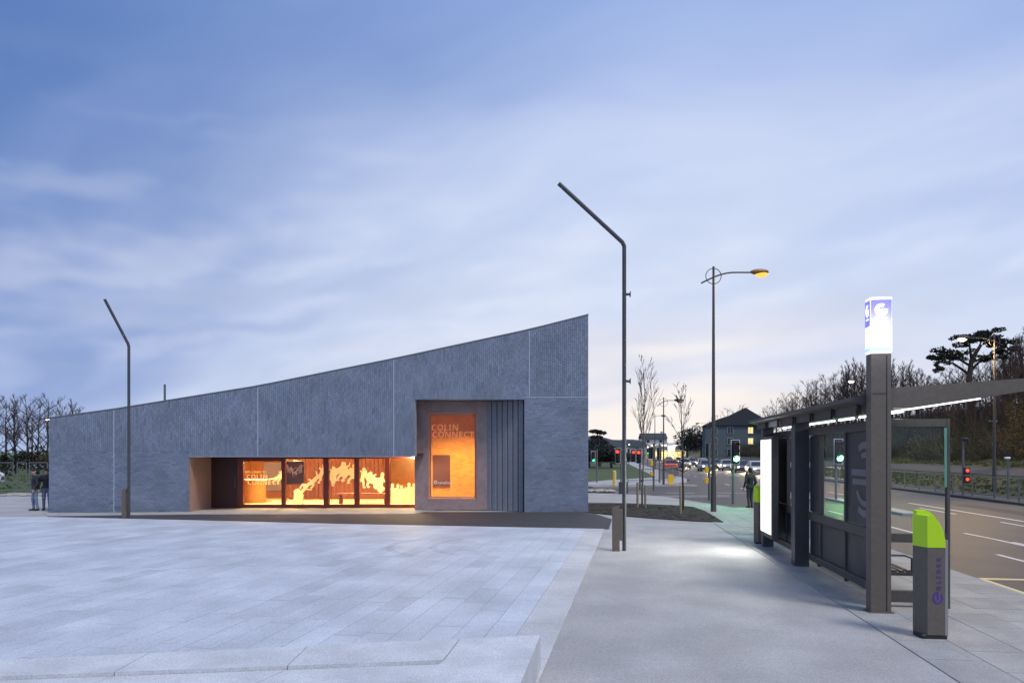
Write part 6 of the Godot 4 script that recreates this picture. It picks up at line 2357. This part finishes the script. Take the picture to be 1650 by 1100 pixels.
func person(label: String, at: Vector3, turn: float, h: float, coat: Color, legs: Color, hair: Color, stance: float, bag := false) -> void:
	var o := thing("person", label, "person", at, turn)
	var k := h / 1.75
	var net := Net.new()
	net.start(Vector3(-0.42, -0.03, -0.30), Vector3(0.42, 1.80, 0.30), 0.018, 0.012)
	var J := {"hip": Vector3(0, 0.93, 0), "chest": Vector3(0, 1.28, 0.01), "neck": Vector3(0, 1.47, 0.0), "head": Vector3(0, 1.62, -0.02)}
	net.bone(J.hip + Vector3(-0.07, 0, 0), J.hip + Vector3(0.07, 0, 0), 0.125, 0.125)
	net.bone(J.hip, J.chest, 0.125, 0.15)
	net.bone(J.chest + Vector3(-0.10, 0.05, 0), J.chest + Vector3(0.10, 0.05, 0), 0.115, 0.115)
	net.bone(Vector3(-0.16, 1.41, 0), Vector3(0.16, 1.41, 0), 0.062, 0.062)
	net.bone(J.chest + Vector3(0, 0.12, 0), J.neck + Vector3(0, 0.05, -0.01), 0.07, 0.055)
	net.bone(J.head + Vector3(0, 0.035, 0.01), J.head + Vector3(0, -0.035, -0.015), 0.088, 0.068)
	net.bone(J.head + Vector3(0, -0.005, -0.085), J.head + Vector3(0, -0.03, -0.108), 0.010, 0.015)
	for s in [-1.0, 1.0]:
		net.bone(J.head + Vector3(0.088 * s, -0.03, 0.01), J.head + Vector3(0.09 * s, 0.01, 0.015), 0.012, 0.014)
		var knee := Vector3(0.10 * s, 0.50, -0.03 - stance * 0.10 * s)
		var ankle := Vector3(0.11 * s, 0.09, 0.02 - stance * 0.16 * s)
		net.bone(Vector3(0.09 * s, 0.88, 0), knee, 0.092, 0.062)
		net.bone(knee, ankle, 0.062, 0.046)
		net.bone(ankle + Vector3(0, -0.045, 0.02), ankle + Vector3(0.02 * s, -0.055, -0.15), 0.042, 0.034)
		var elbow := Vector3(0.27 * s, 1.13, 0.04 + stance * 0.08 * s)
		var wrist := Vector3(0.26 * s, 0.88, -0.08 + stance * 0.10 * s)
		net.bone(Vector3(0.19 * s, 1.40, 0), elbow, 0.064, 0.05)
		net.bone(elbow, wrist, 0.05, 0.036)
		net.bone(wrist, wrist + Vector3(0, -0.07, -0.02), 0.026, 0.034)
	var skin := Color(0.42, 0.26, 0.19)
	var mb := MB.new()
	net.build(mb, func(p: Vector3) -> Color:
		if p.y < 0.10: return Color(0.03, 0.03, 0.032)
		if p.y < 0.92 and absf(p.x) < 0.215: return legs
		if p.y > 1.50: return skin
		if p.y < 0.885: return skin
		return coat)
	var hands := MB.new()
	for s in [-1.0, 1.0]:
		var wrist := Vector3(0.26 * s, 0.88, -0.08 + stance * 0.10 * s)
		var hn := Net.new()
		hn.start(wrist + Vector3(-0.07, -0.22, -0.09), wrist + Vector3(0.07, 0.03, 0.07), 0.0055, 0.003)
		hn.bone(wrist, wrist + Vector3(0, -0.05, -0.01), 0.022, 0.024)
		for f in 4:
			var z := -0.032 + f * 0.019
			var ln: float = [0.066, 0.078, 0.072, 0.055][f]
			var b0 := wrist + Vector3(0, -0.08, z - 0.01)
			hn.bone(wrist + Vector3(0, -0.03, z * 0.5), b0, 0.014, 0.0105)
			var b1 := b0 + Vector3(-0.006 * s, -ln * 0.55, -0.004)
			hn.bone(b0, b1, 0.0095, 0.009)
			hn.bone(b1, b1 + Vector3(-0.016 * s, -ln * 0.42, 0.0), 0.009, 0.0075)
		var th := wrist + Vector3(-0.006 * s, -0.03, -0.028)
		hn.bone(wrist + Vector3(0, -0.02, -0.012), th + Vector3(0, -0.015, -0.016), 0.014, 0.011)
		hn.bone(th + Vector3(0, -0.015, -0.016), th + Vector3(-0.008 * s, -0.06, -0.022), 0.011, 0.008)
		hn.build(mb, func(_p: Vector3) -> Color: return skin)
	var body := part(o, "body", mb, M.cloth)
	body.scale = Vector3.ONE * k
	var hr := Net.new()
	hr.start(Vector3(-0.13, 1.5, -0.16), Vector3(0.13, 1.78, 0.16), 0.012, 0.008)
	hr.bone(J.head + Vector3(0, 0.055, 0.012), J.head + Vector3(0, 0.0, 0.04), 0.092, 0.082)
	mb = MB.new()
	hr.build(mb, func(_p: Vector3) -> Color: return hair)
	part(body, "hair", mb, M.cloth)
	mb = MB.new()
	for s in [-1.0, 1.0]:
		mb.ball(J.head + Vector3(0.032 * s, 0.0, -0.078), Vector3(0.012, 0.009, 0.008), 8, 6)
	part(body, "eyes", mb, M.black)
	if bag:
		mb = MB.new()
		mb.cbox(Vector3(0, 1.18, 0.20), Vector3(0.30, 0.42, 0.16), 0.05)
		part(body, "backpack", mb, M.black)

func build_people() -> void:
	person("person in a dark jacket and blue jeans standing left of the station", G(56, 822.5, 0.0), 2.4, 1.60, Color(0.022, 0.025, 0.034), Color(0.16, 0.21, 0.32), Color(0.02, 0.016, 0.014), 0.3)
	person("person in a dark coat with a backpack at the station's left corner", G(74.5, 822.0, 0.0), 3.6, 1.60, Color(0.014, 0.018, 0.024), Color(0.10, 0.13, 0.22), Color(0.02, 0.016, 0.014), -0.3, true)
	person("person in a dark green coat waiting at the kerb beyond the shelter", G(1209, 818.0, 0.0), 0.4, 1.62, Color(0.030, 0.042, 0.034), Color(0.04, 0.045, 0.045), Color(0.03, 0.022, 0.018), 0.2)
